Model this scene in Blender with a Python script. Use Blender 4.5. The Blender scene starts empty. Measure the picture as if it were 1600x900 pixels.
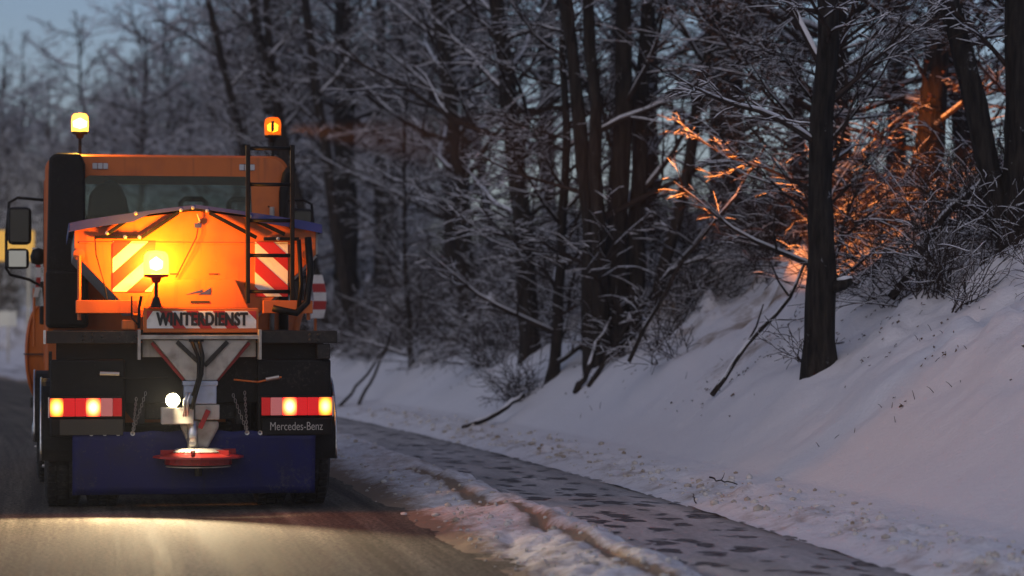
import bpy, bmesh, math, random
import numpy as np
from mathutils import Vector, Matrix
R = math.radians
PI = math.pi
sc = bpy.context.scene
COL = sc.collection

# ------------------------------------------------------------------ camera, sky, sun, exposure
cam_d = bpy.data.cameras.new('camera'); cam = bpy.data.objects.new('camera', cam_d); COL.objects.link(cam)
cam.location = (0, 0, 1.6)
cam_d.lens = 96.75; cam_d.sensor_width = 36.0
cam_d.clip_start = 0.1; cam_d.clip_end = 3000
cam.rotation_euler = (R(90 + 0.666), 0, 0)
sc.camera = cam
cam_d.dof.use_dof = True
cam_d.dof.focus_distance = 23.6
cam_d.dof.aperture_fstop = 1.5

SUN_EL, SUN_AZ = 38.0, 200.0          # dull dusk sky, its lighter side behind the camera
w = bpy.data.worlds.new('World'); sc.world = w; w.use_nodes = True
nt = w.node_tree
sky = nt.nodes.new('ShaderNodeTexSky'); sky.sky_type = 'NISHITA'; sky.sun_disc = False
sky.sun_elevation = R(SUN_EL); sky.sun_rotation = R(SUN_AZ)
sky.air_density = 1.0; sky.dust_density = 1.0; sky.ozone_density = 1.5
tint = nt.nodes.new('ShaderNodeMix'); tint.data_type = 'RGBA'; tint.blend_type = 'MULTIPLY'
tint.inputs['Factor'].default_value = 1.0; tint.inputs['B'].default_value = (0.9, 0.91, 1.04, 1)   # blue hour
nt.links.new(sky.outputs[0], tint.inputs['A']); nt.links.new(tint.outputs['Result'], nt.nodes['Background'].inputs[0])
nt.nodes['Background'].inputs[1].default_value = 0.07

sun_d = bpy.data.lights.new('sun', 'SUN'); sun = bpy.data.objects.new('sun', sun_d); COL.objects.link(sun)
sun_d.energy = 0.33; sun_d.angle = R(80); sun_d.color = (1.0, 0.66, 0.36)
sun.rotation_euler = Vector((-math.sin(R(SUN_AZ)) * math.cos(R(SUN_EL)), -math.cos(R(SUN_AZ)) * math.cos(R(SUN_EL)), -math.sin(R(SUN_EL)))).to_track_quat('-Z', 'Y').to_euler()

sc.view_settings.view_transform = 'Standard'; sc.view_settings.look = 'None'
sc.view_settings.exposure = 0.0; sc.view_settings.gamma = 1.0
sc.cycles.use_denoising = True
sc.cycles.max_bounces = 6; sc.cycles.transparent_max_bounces = 12; sc.cycles.volume_bounces = 0
sc.cycles.caustics_reflective = False; sc.cycles.caustics_refractive = False
sc.cycles.sample_clamp_indirect = 4.0

# ------------------------------------------------------------------ helpers
def tag(o, label=None, cat=None, group=None, kind=None):
    if label: o['label'] = label
    if cat: o['category'] = cat
    if group: o['group'] = group
    if kind: o['kind'] = kind
    return o

def empty(name, loc=(0, 0, 0), rz=0, parent=None):
    o = bpy.data.objects.new(name, None); COL.objects.link(o)
    o.location = loc; o.rotation_euler = (0, 0, rz); o.parent = parent
    o.empty_display_size = 0.1
    return o

def link(name, me, parent=None, loc=(0, 0, 0), rz=0):
    o = bpy.data.objects.new(name, me); COL.objects.link(o)
    o.parent = parent; o.location = loc; o.rotation_euler = (0, 0, rz)
    return o

class MB:
    def __init__(s): s.v = []; s.f = []; s.m = []; s.mi = 0
    def add(s, vs, fs):
        b = len(s.v); s.v += [tuple(p) for p in vs]
        for q in fs: s.f.append(tuple(b + i for i in q)); s.m.append(s.mi)
        return s
    def box(s, x0, x1, y0, y1, z0, z1):
        vs = [(x, y, z) for x in (x0, x1) for y in (y0, y1) for z in (z0, z1)]
        return s.add(vs, [(0, 1, 3, 2), (4, 6, 7, 5), (0, 4, 5, 1), (2, 3, 7, 6), (0, 2, 6, 4), (1, 5, 7, 3)])
    def obox(s, c, ax, sx, sy, sz):
        m = Matrix(ax) if not isinstance(ax, Matrix) else ax
        vs = [Vector(c) + m @ Vector((x, y, z)) for x in (-sx, sx) for y in (-sy, sy) for z in (-sz, sz)]
        return s.add(vs, [(0, 1, 3, 2), (4, 6, 7, 5), (0, 4, 5, 1), (2, 3, 7, 6), (0, 2, 6, 4), (1, 5, 7, 3)])
    def prism(s, poly, a0, a1, axis='y'):
        n = len(poly)
        def P(p, a):
            if axis == 'y': return (p[0], a, p[1])
            if axis == 'x': return (a, p[0], p[1])
            return (p[0], p[1], a)
        vs = [P(p, a0) for p in poly] + [P(p, a1) for p in poly]
        fs = [tuple(range(n))[::-1], tuple(range(n, 2 * n))]
        fs += [(i, (i + 1) % n, n + (i + 1) % n, n + i) for i in range(n)]
        return s.add(vs, fs)
    def tube(s, pts, rad, sides=6, cap=True):
        pts = [Vector(p) for p in pts]; n = len(pts)
        if not hasattr(rad, '__len__'): rad = [rad] * n
        vs = []
        prev = None
        for i, p in enumerate(pts):
            t = (pts[min(i + 1, n - 1)] - pts[max(i - 1, 0)])
            if t.length < 1e-9: t = Vector((0, 0, 1))
            t.normalize()
            if prev is None:
                a = Vector((0, 0, 1)) if abs(t.z) < 0.9 else Vector((1, 0, 0))
                u = t.cross(a).normalized()
            else:
                u = (prev - t * prev.dot(t))
                u = u.normalized() if u.length > 1e-6 else t.orthogonal().normalized()
            prev = u
            v = t.cross(u)
            for k in range(sides):
                an = 2 * PI * k / sides
                vs.append(p + u * (math.cos(an) * rad[i]) + v * (math.sin(an) * rad[i]))
        fs = []
        for i in range(n - 1):
            for k in range(sides):
                k2 = (k + 1) % sides
                fs.append((i * sides + k, i * sides + k2, (i + 1) * sides + k2, (i + 1) * sides + k))
        if cap:
            fs.append(tuple(range(sides))[::-1]); fs.append(tuple((n - 1) * sides + k for k in range(sides)))
        return s.add(vs, fs)
    def lathe(s, prof, c=(0, 0, 0), axis='z', sides=24, a0=0, a1=2 * PI):
        full = abs(a1 - a0 - 2 * PI) < 1e-6
        m = sides if full else sides + 1
        vs = []
        for (r, h) in prof:
            for k in range(m):
                an = a0 + (a1 - a0) * k / sides
                x, y = r * math.cos(an), r * math.sin(an)
                q = (x, y, h) if axis == 'z' else ((h, x, y) if axis == 'x' else (x, h, y))
                vs.append((c[0] + q[0], c[1] + q[1], c[2] + q[2]))
        fs = []
        for i in range(len(prof) - 1):
            for k in range(sides):
                k2 = (k + 1) % m
                fs.append((i * m + k, i * m + k2, (i + 1) * m + k2, (i + 1) * m + k))
        return s.add(vs, fs)
    def mesh(s, name, mat, smooth=False):
        me = bpy.data.meshes.new(name)
        me.from_pydata(s.v, [], s.f)
        for mm in (mat if isinstance(mat, (list, tuple)) else [mat]): me.materials.append(mm)
        if isinstance(mat, (list, tuple)): me.polygons.foreach_set('material_index', s.m)
        if smooth: me.polygons.foreach_set('use_smooth', [True] * len(me.polygons))
        me.update(); return me
    def build(s, name, mat, parent=None, bev=0, smooth=False, fix=True, loc=(0, 0, 0)):
        me = s.mesh(name, mat, smooth)
        if fix:
            bm = bmesh.new(); bm.from_mesh(me)
            bmesh.ops.recalc_face_normals(bm, faces=bm.faces[:]); bm.to_mesh(me); bm.free()
        o = link(name, me, parent, loc)
        if bev:
            b = o.modifiers.new('bevel', 'BEVEL'); b.width = bev; b.segments = 2; b.limit_method = 'ANGLE'
        if smooth == 'auto': pass
        return o

def box(name, mat, parent, x0, x1, y0, y1, z0, z1, bev=0.006):
    return MB().box(x0, x1, y0, y1, z0, z1).build(name, mat, parent, bev)

# ------------------------------------------------------------------ materials
def mat(name, col, rough=0.6, metal=0.0, spec=0.5, noise=None, bump=None, emit=None, estr=0):
    m = bpy.data.materials.new(name); m.use_nodes = True
    n = m.node_tree.nodes; l = m.node_tree.links; b = n['Principled BSDF']
    b.inputs['Base Color'].default_value = (*col, 1); b.inputs['Roughness'].default_value = rough
    b.inputs['Metallic'].default_value = metal; b.inputs['Specular IOR Level'].default_value = spec
    if emit: b.inputs['Emission Color'].default_value = (*emit, 1); b.inputs['Emission Strength'].default_value = estr
    if noise:
        sc_, col2, lo, hi = noise
        tc = n.new('ShaderNodeTexCoord'); t = n.new('ShaderNodeTexNoise'); t.inputs['Scale'].default_value = sc_
        t.inputs['Detail'].default_value = 5
        r = n.new('ShaderNodeValToRGB'); r.color_ramp.elements[0].position = lo; r.color_ramp.elements[1].position = hi
        r.color_ramp.elements[0].color = (*col, 1); r.color_ramp.elements[1].color = (*col2, 1)
        l.new(tc.outputs['Object'], t.inputs['Vector']); l.new(t.outputs['Fac'], r.inputs[0]); l.new(r.outputs[0], b.inputs['Base Color'])
    if bump:
        sc_, st, di = bump
        tc = n.new('ShaderNodeTexCoord'); t = n.new('ShaderNodeTexNoise'); t.inputs['Scale'].default_value = sc_
        t.inputs['Detail'].default_value = 6
        bp = n.new('ShaderNodeBump'); bp.inputs['Strength'].default_value = st; bp.inputs['Distance'].default_value = di
        l.new(tc.outputs['Object'], t.inputs['Vector']); l.new(t.outputs['Fac'], bp.inputs['Height']); l.new(bp.outputs[0], b.inputs['Normal'])
    return m

def grime(m, streak=None, salt=0.66, col=(0.3, 0.29, 0.27)):
    """dried salt splashes and run marks over a paint"""
    n = m.node_tree.nodes; l = m.node_tree.links; b = n['Principled BSDF']; tc = n.new('ShaderNodeTexCoord')
    src = b.inputs['Base Color'].links[0].from_socket
    if streak:
        mp = n.new('ShaderNodeMapping'); mp.inputs['Scale'].default_value = (16, 16, 1.3); l.new(tc.outputs['Object'], mp.inputs[0])
        t = n.new('ShaderNodeTexNoise'); t.inputs['Scale'].default_value = 1.0; t.inputs['Detail'].default_value = 6; l.new(mp.outputs[0], t.inputs['Vector'])
        r = n.new('ShaderNodeValToRGB'); r.color_ramp.elements[0].position = 0.58; r.color_ramp.elements[1].position = 0.95; l.new(t.outputs['Fac'], r.inputs[0])
        mx = n.new('ShaderNodeMix'); mx.data_type = 'RGBA'; mx.inputs['B'].default_value = (*streak, 1); l.new(r.outputs[0], mx.inputs['Factor']); l.new(src, mx.inputs['A']); src = mx.outputs['Result']
    t = n.new('ShaderNodeTexNoise'); t.inputs['Scale'].default_value = 34; t.inputs['Detail'].default_value = 4; t.inputs['Roughness'].default_value = 0.8; l.new(tc.outputs['Object'], t.inputs['Vector'])
    t2 = n.new('ShaderNodeTexNoise'); t2.inputs['Scale'].default_value = 2.3; l.new(tc.outputs['Object'], t2.inputs['Vector'])
    ad = n.new('ShaderNodeMath'); ad.operation = 'MULTIPLY_ADD'; ad.inputs[1].default_value = 0.45; l.new(t2.outputs['Fac'], ad.inputs[0]); l.new(t.outputs['Fac'], ad.inputs[2])
    r = n.new('ShaderNodeValToRGB'); r.color_ramp.elements[0].position = salt + 0.16; r.color_ramp.elements[1].position = salt + 0.3; l.new(ad.outputs[0], r.inputs[0])
    mx = n.new('ShaderNodeMix'); mx.data_type = 'RGBA'; mx.inputs['B'].default_value = (*col, 1); l.new(r.outputs[0], mx.inputs['Factor']); l.new(src, mx.inputs['A'])
    l.new(mx.outputs['Result'], b.inputs['Base Color'])
M = {}
M['orange'] = mat('orange_paint', (0.56, 0.13, 0.01), 0.42, noise=(5, (0.44, 0.1, 0.012), 0.45, 0.75), bump=(60, 0.06, 0.002))
M['black'] = mat('black_plastic', (0.004, 0.004, 0.004), 0.5, spec=0.2, noise=(9, (0.01, 0.009, 0.008), 0.5, 0.8))
M['steel_dark'] = mat('dirty_dark_steel', (0.011, 0.01, 0.009), 0.5, spec=0.35, noise=(14, (0.03, 0.025, 0.02), 0.5, 0.8), bump=(40, 0.2, 0.003))
M['galv'] = mat('galvanised_steel', (0.42, 0.4, 0.36), 0.5, 0.25, noise=(9, (0.22, 0.2, 0.17), 0.45, 0.75), bump=(30, 0.15, 0.002))
M['alu'] = mat('bright_alloy', (0.7, 0.7, 0.68), 0.28, 0.9, noise=(16, (0.35, 0.33, 0.3), 0.5, 0.8))
M['rubber'] = mat('tyre_rubber', (0.018, 0.017, 0.016), 0.85, noise=(22, (0.08, 0.075, 0.065), 0.5, 0.8), bump=(50, 0.4, 0.004))
M['blue_flap'] = mat('blue_rubber_sheet', (0.007, 0.011, 0.085), 0.55, spec=0.25, noise=(6, (0.014, 0.016, 0.06), 0.45, 0.75), bump=(14, 0.2, 0.006))
M['blue_tarp'] = mat('blue_tarpaulin', (0.025, 0.035, 0.2), 0.45, bump=(12, 0.4, 0.01))
M['red'] = mat('red_paint', (0.3, 0.012, 0.01), 0.4, noise=(18, (0.25, 0.01, 0.01), 0.5, 0.8))
M['white'] = mat('white_reflective', (0.85, 0.83, 0.76), 0.5, noise=(12, (0.6, 0.57, 0.5), 0.5, 0.8))
M['redsheet'] = mat('red_reflective', (0.5, 0.02, 0.012), 0.45)
M['ink'] = mat('black_ink', (0.012, 0.011, 0.01), 0.6)
M['bluebox'] = mat('pale_blue_plastic', (0.34, 0.42, 0.55), 0.5, noise=(10, (0.25, 0.3, 0.36), 0.5, 0.8))
M['cloth_dark'] = mat('dark_fabric', (0.02, 0.02, 0.022), 0.9)
M['skin'] = mat('skin', (0.35, 0.2, 0.14), 0.6)
M['chrome_letter'] = mat('silver_letter', (0.5, 0.48, 0.45), 0.35, 0.7)
M['plate'] = mat('plain_dark_plate', (0.032, 0.03, 0.022), 0.6)
M['mirror'] = mat('mirror_glass', (0.55, 0.6, 0.65), 0.08, 1.0)
M['sign_yellow'] = mat('yellow_sign_sheet', (0.85, 0.45, 0.01), 0.45)
M['sign_grey'] = mat('pale_sign_sheet', (0.45, 0.46, 0.45), 0.5)
M['bolt'] = mat('zinc_bolt', (0.45, 0.43, 0.4), 0.35, 0.8)

grime(M['orange'], (0.2, 0.05, 0.012), 0.74, (0.4, 0.2, 0.1)); grime(M['black'], None, 0.66, (0.04, 0.037, 0.034)); grime(M['steel_dark'], (0.03, 0.018, 0.01), 0.62, (0.08, 0.07, 0.06))
grime(M['blue_flap'], (0.014, 0.016, 0.045), 0.64, (0.05, 0.05, 0.075)); grime(M['galv'], (0.15, 0.12, 0.09), 0.75, (0.5, 0.48, 0.44))

def glow(name, col, st, base=(0.3, 0.02, 0.01), mixt=0.0, tint=(1, 0.5, 0.1)):
    m = bpy.data.materials.new(name); m.use_nodes = True
    n = m.node_tree.nodes; l = m.node_tree.links
    out = n['Material Output']; b = n['Principled BSDF']
    b.inputs['Base Color'].default_value = (*base, 1); b.inputs['Roughness'].default_value = 0.25
    b.inputs['Emission Color'].default_value = (*col, 1); b.inputs['Emission Strength'].default_value = st
    if mixt > 0:
        t = n.new('ShaderNodeBsdfTransparent'); t.inputs[0].default_value = (*tint, 1)
        mx = n.new('ShaderNodeMixShader'); mx.inputs[0].default_value = mixt
        l.new(b.outputs[0], mx.inputs[1]); l.new(t.outputs[0], mx.inputs[2]); l.new(mx.outputs[0], out.inputs[0])
    return m
M['dome'] = glow('lit_amber_dome', (1.0, 0.5, 0.07), 8.0, (0.5, 0.12, 0.01), 0.6, (1, 0.62, 0.16))
M['dome_dim'] = glow('amber_dome_turned_away', (1.0, 0.24, 0.012), 1.3, (0.5, 0.12, 0.01), 0.72, (1, 0.5, 0.08))
M['bulb'] = glow('beacon_bulb', (1.0, 0.75, 0.4), 40)
M['bulb_soft'] = glow('beacon_bulb_side', (1.0, 0.62, 0.12), 12)
M['lens_hot'] = glow('lit_lamp_lens', (1.0, 0.5, 0.1), 7.0)
M['lens_hot2'] = glow('lit_lamp_lens_red', (1.0, 0.45, 0.16), 8.0)
M['lens_red'] = glow('red_lamp_lens', (1.0, 0.015, 0.02), 0.45, (0.45, 0.008, 0.008))
M['lens_reddim'] = glow('dim_red_lamp_lens', (1.0, 0.02, 0.02), 0.2, (0.4, 0.008, 0.008))
M['lens_pale'] = glow('pale_lamp_lens', (1.0, 0.1, 0.1), 0.22, (0.5, 0.3, 0.28))
M['lens_white'] = glow('work_lamp_lens', (1.0, 0.88, 0.5), 30)
M['lens_off'] = mat('clear_lamp_lens', (0.5, 0.5, 0.5), 0.2)

def hotlens(name, c0, c1, c2, st):
    m = glow(name, c0, 1.0); n, l = m.node_tree.nodes, m.node_tree.links; b = n['Principled BSDF']
    tc = n.new('ShaderNodeTexCoord'); mp = n.new('ShaderNodeMapping'); mp.inputs['Location'].default_value = (-0.5, -0.5, -0.5); mp.vector_type = 'POINT'
    l.new(tc.outputs['Generated'], mp.inputs[0])
    mp2 = n.new('ShaderNodeMapping'); mp2.inputs['Scale'].default_value = (1, 0, 1); l.new(mp.outputs[0], mp2.inputs[0])
    ln = n.new('ShaderNodeVectorMath'); ln.operation = 'LENGTH'; l.new(mp2.outputs[0], ln.inputs[0])
    r = n.new('ShaderNodeValToRGB'); e = r.color_ramp.elements
    e[0].position = 0.1; e[0].color = (*c0, 1); e[1].position = 0.62; e[1].color = (*c2, 1); q = e.new(0.4); q.color = (*c1, 1)
    l.new(ln.outputs['Value'], r.inputs[0]); l.new(r.outputs[0], b.inputs['Emission Color']); b.inputs['Emission Strength'].default_value = st
    return m
M['lens_hot'] = hotlens('lit_lamp_lens', (1, 0.8, 0.3), (1, 0.35, 0.03), (0.4, 0.03, 0.01), 3.0)
M['lens_hot2'] = hotlens('lit_lamp_lens_red', (1, 0.85, 0.45), (1, 0.28, 0.06), (0.5, 0.015, 0.015), 3.0)
def glassmat():
    m = bpy.data.materials.new('window_glass'); m.use_nodes = True
    n = m.node_tree.nodes; l = m.node_tree.links
    t = n.new('ShaderNodeBsdfTransparent'); t.inputs[0].default_value = (0.78, 0.86, 0.84, 1)
    g = n.new('ShaderNodeBsdfGlossy'); g.inputs['Roughness'].default_value = 0.06
    mx = n.new('ShaderNodeMixShader'); fr = n.new('ShaderNodeFresnel'); fr.inputs[0].default_value = 1.45
    l.new(fr.outputs[0], mx.inputs[0]); l.new(t.outputs[0], mx.inputs[1]); l.new(g.outputs[0], mx.inputs[2]); l.new(mx.outputs[0], n['Material Output'].inputs[0])
    return m
M['glass'] = glassmat()
M['glass_dark'] = mat('dark_side_glass', (0.02, 0.022, 0.025), 0.08)

def N(m): return m.node_tree.nodes, m.node_tree.links

def snowmat(name, dirt=0.0, dirtcol=(0.27, 0.2, 0.14)):
    m = mat(name, (0.8, 0.81, 0.84), 0.75, spec=0.25)
    n, l = N(m); b = n['Principled BSDF']
    at = n.new('ShaderNodeAttribute'); at.attribute_name = 'dirt'
    tc = n.new('ShaderNodeTexCoord')
    t = n.new('ShaderNodeTexNoise'); t.inputs['Scale'].default_value = 9; t.inputs['Detail'].default_value = 7; t.inputs['Roughness'].default_value = 0.7
    l.new(tc.outputs['Object'], t.inputs['Vector'])
    ad = n.new('ShaderNodeMath'); ad.operation = 'MULTIPLY_ADD'; ad.inputs[1].default_value = 1.0
    l.new(at.outputs['Fac'], ad.inputs[0])
    sub = n.new('ShaderNodeMath'); sub.operation = 'SUBTRACT'; sub.inputs[1].default_value = 0.62
    l.new(t.outputs['Fac'], sub.inputs[0]); l.new(sub.outputs[0], ad.inputs[2])
    r = n.new('ShaderNodeValToRGB'); r.color_ramp.elements[0].position = 0.0; r.color_ramp.elements[1].position = 0.5
    r.color_ramp.elements[0].color = (0.8, 0.8, 0.82, 1); r.color_ramp.elements[1].color = (*dirtcol, 1)
    l.new(ad.outputs[0], r.inputs[0]); l.new(r.outputs[0], b.inputs['Base Color'])
    t2 = n.new('ShaderNodeTexNoise'); t2.inputs['Scale'].default_value = 26; t2.inputs['Detail'].default_value = 6
    l.new(tc.outputs['Object'], t2.inputs['Vector'])
    bp = n.new('ShaderNodeBump'); bp.inputs['Strength'].default_value = 0.45; bp.inputs['Distance'].default_value = 0.03
    l.new(t2.outputs['Fac'], bp.inputs['Height']); l.new(bp.outputs[0], b.inputs['Normal'])
    return m
M['snow'] = snowmat('bank_snow')
M['branch_snow'] = mat('branch_snow', (0.78, 0.8, 0.84), 0.8, spec=0.2)
M['clod'] = mat('dirty_snow_clod', (0.66, 0.64, 0.6), 0.8, noise=(3, (0.3, 0.24, 0.17), 0.42, 0.7), bump=(40, 0.5, 0.01))

def barkmat(name, c1, c2, snowy=0.0):
    m = mat(name, c1, 0.9, spec=0.15)
    n, l = N(m); b = n['Principled BSDF']
    tc = n.new('ShaderNodeTexCoord'); mp = n.new('ShaderNodeMapping'); mp.inputs['Scale'].default_value = (14, 14, 2.2)
    t = n.new('ShaderNodeTexNoise'); t.inputs['Scale'].default_value = 1.6; t.inputs['Detail'].default_value = 7
    l.new(tc.outputs['Object'], mp.inputs[0]); l.new(mp.outputs[0], t.inputs['Vector'])
    r = n.new('ShaderNodeValToRGB'); r.color_ramp.elements[0].position = 0.35; r.color_ramp.elements[1].position = 0.7
    r.color_ramp.elements[0].color = (*c1, 1); r.color_ramp.elements[1].color = (*c2, 1)
    l.new(t.outputs['Fac'], r.inputs[0])
    t3 = n.new('ShaderNodeTexNoise'); t3.inputs['Scale'].default_value = 5; t3.inputs['Detail'].default_value = 6; t3.inputs['Roughness'].default_value = 0.75
    l.new(tc.outputs['Object'], t3.inputs['Vector'])
    r3 = n.new('ShaderNodeValToRGB'); r3.color_ramp.elements[0].position = 0.68 - snowy; r3.color_ramp.elements[1].position = 0.74 - snowy
    l.new(t3.outputs['Fac'], r3.inputs[0])
    mx = n.new('ShaderNodeMix'); mx.data_type = 'RGBA'; mx.inputs['B'].default_value = (0.6, 0.62, 0.66, 1)
    l.new(r3.outputs[0], mx.inputs['Factor']); l.new(r.outputs[0], mx.inputs['A']); l.new(mx.outputs['Result'], b.inputs['Base Color'])
    bp = n.new('ShaderNodeBump'); bp.inputs['Strength'].default_value = 0.8; bp.inputs['Distance'].default_value = 0.03
    l.new(t.outputs['Fac'], bp.inputs['Height']); l.new(bp.outputs[0], b.inputs['Normal'])
    return m
M['bark'] = barkmat('dark_bark', (0.016, 0.012, 0.009), (0.05, 0.038, 0.03))
M['bark_dark'] = barkmat('mossy_dark_bark', (0.009, 0.0075, 0.006), (0.04, 0.033, 0.027), 0.04)
M['twig'] = mat('brown_twig', (0.03, 0.021, 0.017), 0.9, spec=0.1, noise=(3, (0.06, 0.042, 0.034), 0.4, 0.7))
M['leaf'] = mat('dry_brown_leaf', (0.11, 0.05, 0.026), 0.8, noise=(2, (0.06, 0.03, 0.018), 0.4, 0.7))
M['litter'] = mat('leaf_litter', (0.07, 0.045, 0.03), 0.9, noise=(4, (0.16, 0.1, 0.055), 0.4, 0.7))

# ------------------------------------------------------------------ numpy value noise
def vnoise(x, y, seed=0):
    xi = np.floor(x); yi = np.floor(y); xf = x - xi; yf = y - yi
    def h(a, b):
        q = np.sin(a * 127.1 + b * 311.7 + seed * 74.7) * 43758.5453
        return q - np.floor(q)
    u = xf * xf * (3 - 2 * xf); v = yf * yf * (3 - 2 * yf)
    a = h(xi, yi); b = h(xi + 1, yi); c = h(xi, yi + 1); d = h(xi + 1, yi + 1)
    return (a * (1 - u) + b * u) * (1 - v) + (c * (1 - u) + d * u) * v
def fbm(x, y, seed=0, oct=4):
    s = 0; a = 0.5; t = 0
    for i in range(oct):
        s = s + a * vnoise(x, y, seed + i * 13); t += a; a *= 0.55; x = x * 2.03 + 5.1; y = y * 2.03 + 1.7
    return s / t

# ------------------------------------------------------------------ the lie of the land
# everything follows the footpath's outer edge, which bends left; s = metres to the right of that edge
def path_x(y):
    y = np.asarray(y, dtype=float); u = np.maximum(y, -40) - 17.6
    return 2.45 - 0.145 * u - np.where(u > 0, 0.0017 * u * u, 0)
PS = [0, 0.12, 0.35, 0.7, 1.05, 1.5, 2.1, 3.0, 4.1, 5.4, 7.0, 10, 20, 40, 90]
PZ = [0.015, 0.06, 0.11, 0.14, 0.2, 0.48, 0.98, 1.5, 2.15, 2.75, 3.2, 3.6, 4.4, 5.0, 5.0]
def bank_z(s, y):
    s = np.asarray(s, float); y = np.asarray(y, float)
    z = np.interp(s, PS, PZ)
    f = 1 - 0.62 * np.clip((y - 52) / 40, 0, 1)
    z = np.where(s > 1.0, 0.24 + (z - 0.24) * f, z)
    x = path_x(y) + s
    big = (fbm(x * 0.45, y * 0.3, 3, 3) - 0.5) * np.clip((s - 0.9) / 2.0, 0, 1) * 0.55
    med = (fbm(x * 2.1, y * 1.5, 8, 3) - 0.5) * np.clip((s - 1.0) / 1.2, 0, 1) * 0.19
    rowm = np.exp(-((s - 0.45) / 0.38) ** 2)
    lump = (fbm(x * 6, y * 4.2, 21, 4) - 0.42) * rowm * 0.13 + (fbm(x * 1.3, y * 0.8, 31, 2) - 0.5) * rowm * 0.12
    rough = np.clip((s - 2.2) / 0.8, 0, 1)
    crag = np.maximum(fbm(x * 1.7, y * 1.1, 55, 4) - 0.5, 0) * rough * np.where(y > 33, 1.9, 0.7)
    fine = (fbm(x * 9, y * 7, 77, 2) - 0.5) * 0.02 * np.clip(s / 0.3, 0, 1)
    return z + big + med + lump + crag + fine
def gz(x, y):
    return float(bank_z(float(x) - float(path_x(y)), y))

def sheet(name, ss, ys, zf, m, dirtf=None, kind='structure', parent=None):
    S, Y = np.meshgrid(np.array(ss), np.array(ys))
    X = path_x(Y) + S; Z = zf(S, Y)
    nv = len(ss); ny = len(ys)
    co = np.stack([X, Y, Z], -1).reshape(-1, 3)
    i = np.arange(nv * ny).reshape(ny, nv)
    q = np.stack([i[:-1, :-1], i[:-1, 1:], i[1:, 1:], i[1:, :-1]], -1).reshape(-1, 4)
    me = bpy.data.meshes.new(name); me.from_pydata(co.tolist(), [], q.tolist()); me.materials.append(m)
    me.polygons.foreach_set('use_smooth', [True] * len(me.polygons))
    a = me.attributes.new('along', 'FLOAT_VECTOR', 'POINT')
    a.data.foreach_set('vector', np.stack([S, Y, Z * 0], -1).reshape(-1).astype(np.float32))
    if dirtf is not None:
        d = me.attributes.new('dirt', 'FLOAT', 'POINT'); d.data.foreach_set('value', np.asarray(dirtf(S, Y)).reshape(-1).astype(np.float32))
    me.update()
    o = link(name, me, parent); o['kind'] = kind
    return o

ys_far = np.concatenate([np.arange(-30, 13, 1.5), np.arange(13, 32, 0.07), np.arange(32, 60, 0.14), np.arange(60, 110, 0.5), np.arange(110, 240, 4)])
ys_road = np.concatenate([np.arange(-30, 13, 1.0), np.arange(13, 60, 0.35), np.arange(60, 240, 2)])

# ground under it all
me = bpy.data.meshes.new('ground')
me.from_pydata([(-900, -400, -0.4), (900, -400, -0.4), (900, 1400, -0.4), (-900, 1400, -0.4)], [], [(0, 1, 2, 3)])
me.materials.append(M['snow']); o = link('ground', me); o['kind'] = 'structure'

def along_nodes(m, scale):
    n, l = N(m)
    at = n.new('ShaderNodeAttribute'); at.attribute_name = 'along'
    mp = n.new('ShaderNodeMapping'); mp.inputs['Scale'].default_value = scale
    l.new(at.outputs['Vector'], mp.inputs[0])
    return mp.outputs[0]
def ramp(m, src, p0, p1, c0, c1):
    n, l = N(m); r = n.new('ShaderNodeValToRGB')
    r.color_ramp.elements[0].position = p0; r.color_ramp.elements[1].position = p1
    r.color_ramp.elements[0].color = (*c0, 1); r.color_ramp.elements[1].color = (*c1, 1)
    l.new(src, r.inputs[0]); return r.outputs[0]
def noise_n(m, vec, scale, det=5, rough=0.6):
    n, l = N(m); t = n.new('ShaderNodeTexNoise'); t.inputs['Scale'].default_value = scale; t.inputs['Detail'].default_value = det
    t.inputs['Roughness'].default_value = rough; l.new(vec, t.inputs['Vector']); return t.outputs['Fac']
def mixc(m, f, a, b, mode='MIX'):
    n, l = N(m); x = n.new('ShaderNodeMix'); x.data_type = 'RGBA'; x.blend_type = mode
    if isinstance(f, float): x.inputs['Factor'].default_value = f
    else: l.new(f, x.inputs['Factor'])
    for k, q in (('A', a), ('B', b)):
        if isinstance(q, tuple): x.inputs[k].default_value = (*q, 1)
        else: l.new(q, x.inputs[k])
    return x.outputs['Result']

def roadmat():
    m = mat('salted_wet_asphalt', (0.1, 0.1, 0.1), 0.5, spec=0.1); n, l = N(m); b = n['Principled BSDF']
    st = noise_n(m, along_nodes(m, (4.2, 0.07, 1)), 1.0, 6, 0.7)          # wheel streaks along the lane
    gr = noise_n(m, along_nodes(m, (30, 16, 1)), 1.0, 6, 0.75)            # grit
    pa = noise_n(m, along_nodes(m, (0.9, 0.35, 1)), 1.0, 4, 0.6)
    c = ramp(m, st, 0.36, 0.66, (0.075, 0.066, 0.056), (0.23, 0.205, 0.17))
    c2 = ramp(m, gr, 0.35, 0.7, (0.2, 0.2, 0.2), (1.7, 1.65, 1.55))
    c3 = ramp(m, pa, 0.3, 0.7, (0.75, 0.75, 0.75), (1.15, 1.15, 1.15))
    l.new(mixc(m, 1.0, mixc(m, 1.0, c, c2, 'MULTIPLY'), c3, 'MULTIPLY'), b.inputs['Base Color'])
    rr = ramp(m, st, 0.35, 0.65, (0.8,) * 3, (0.95,) * 3); l.new(rr, b.inputs['Roughness'])
    bp = n.new('ShaderNodeBump'); bp.inputs['Strength'].default_value = 0.5; bp.inputs['Distance'].default_value = 0.012
    l.new(gr, bp.inputs['Height']); l.new(bp.outputs[0], b.inputs['Normal'])
    return m
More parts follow.
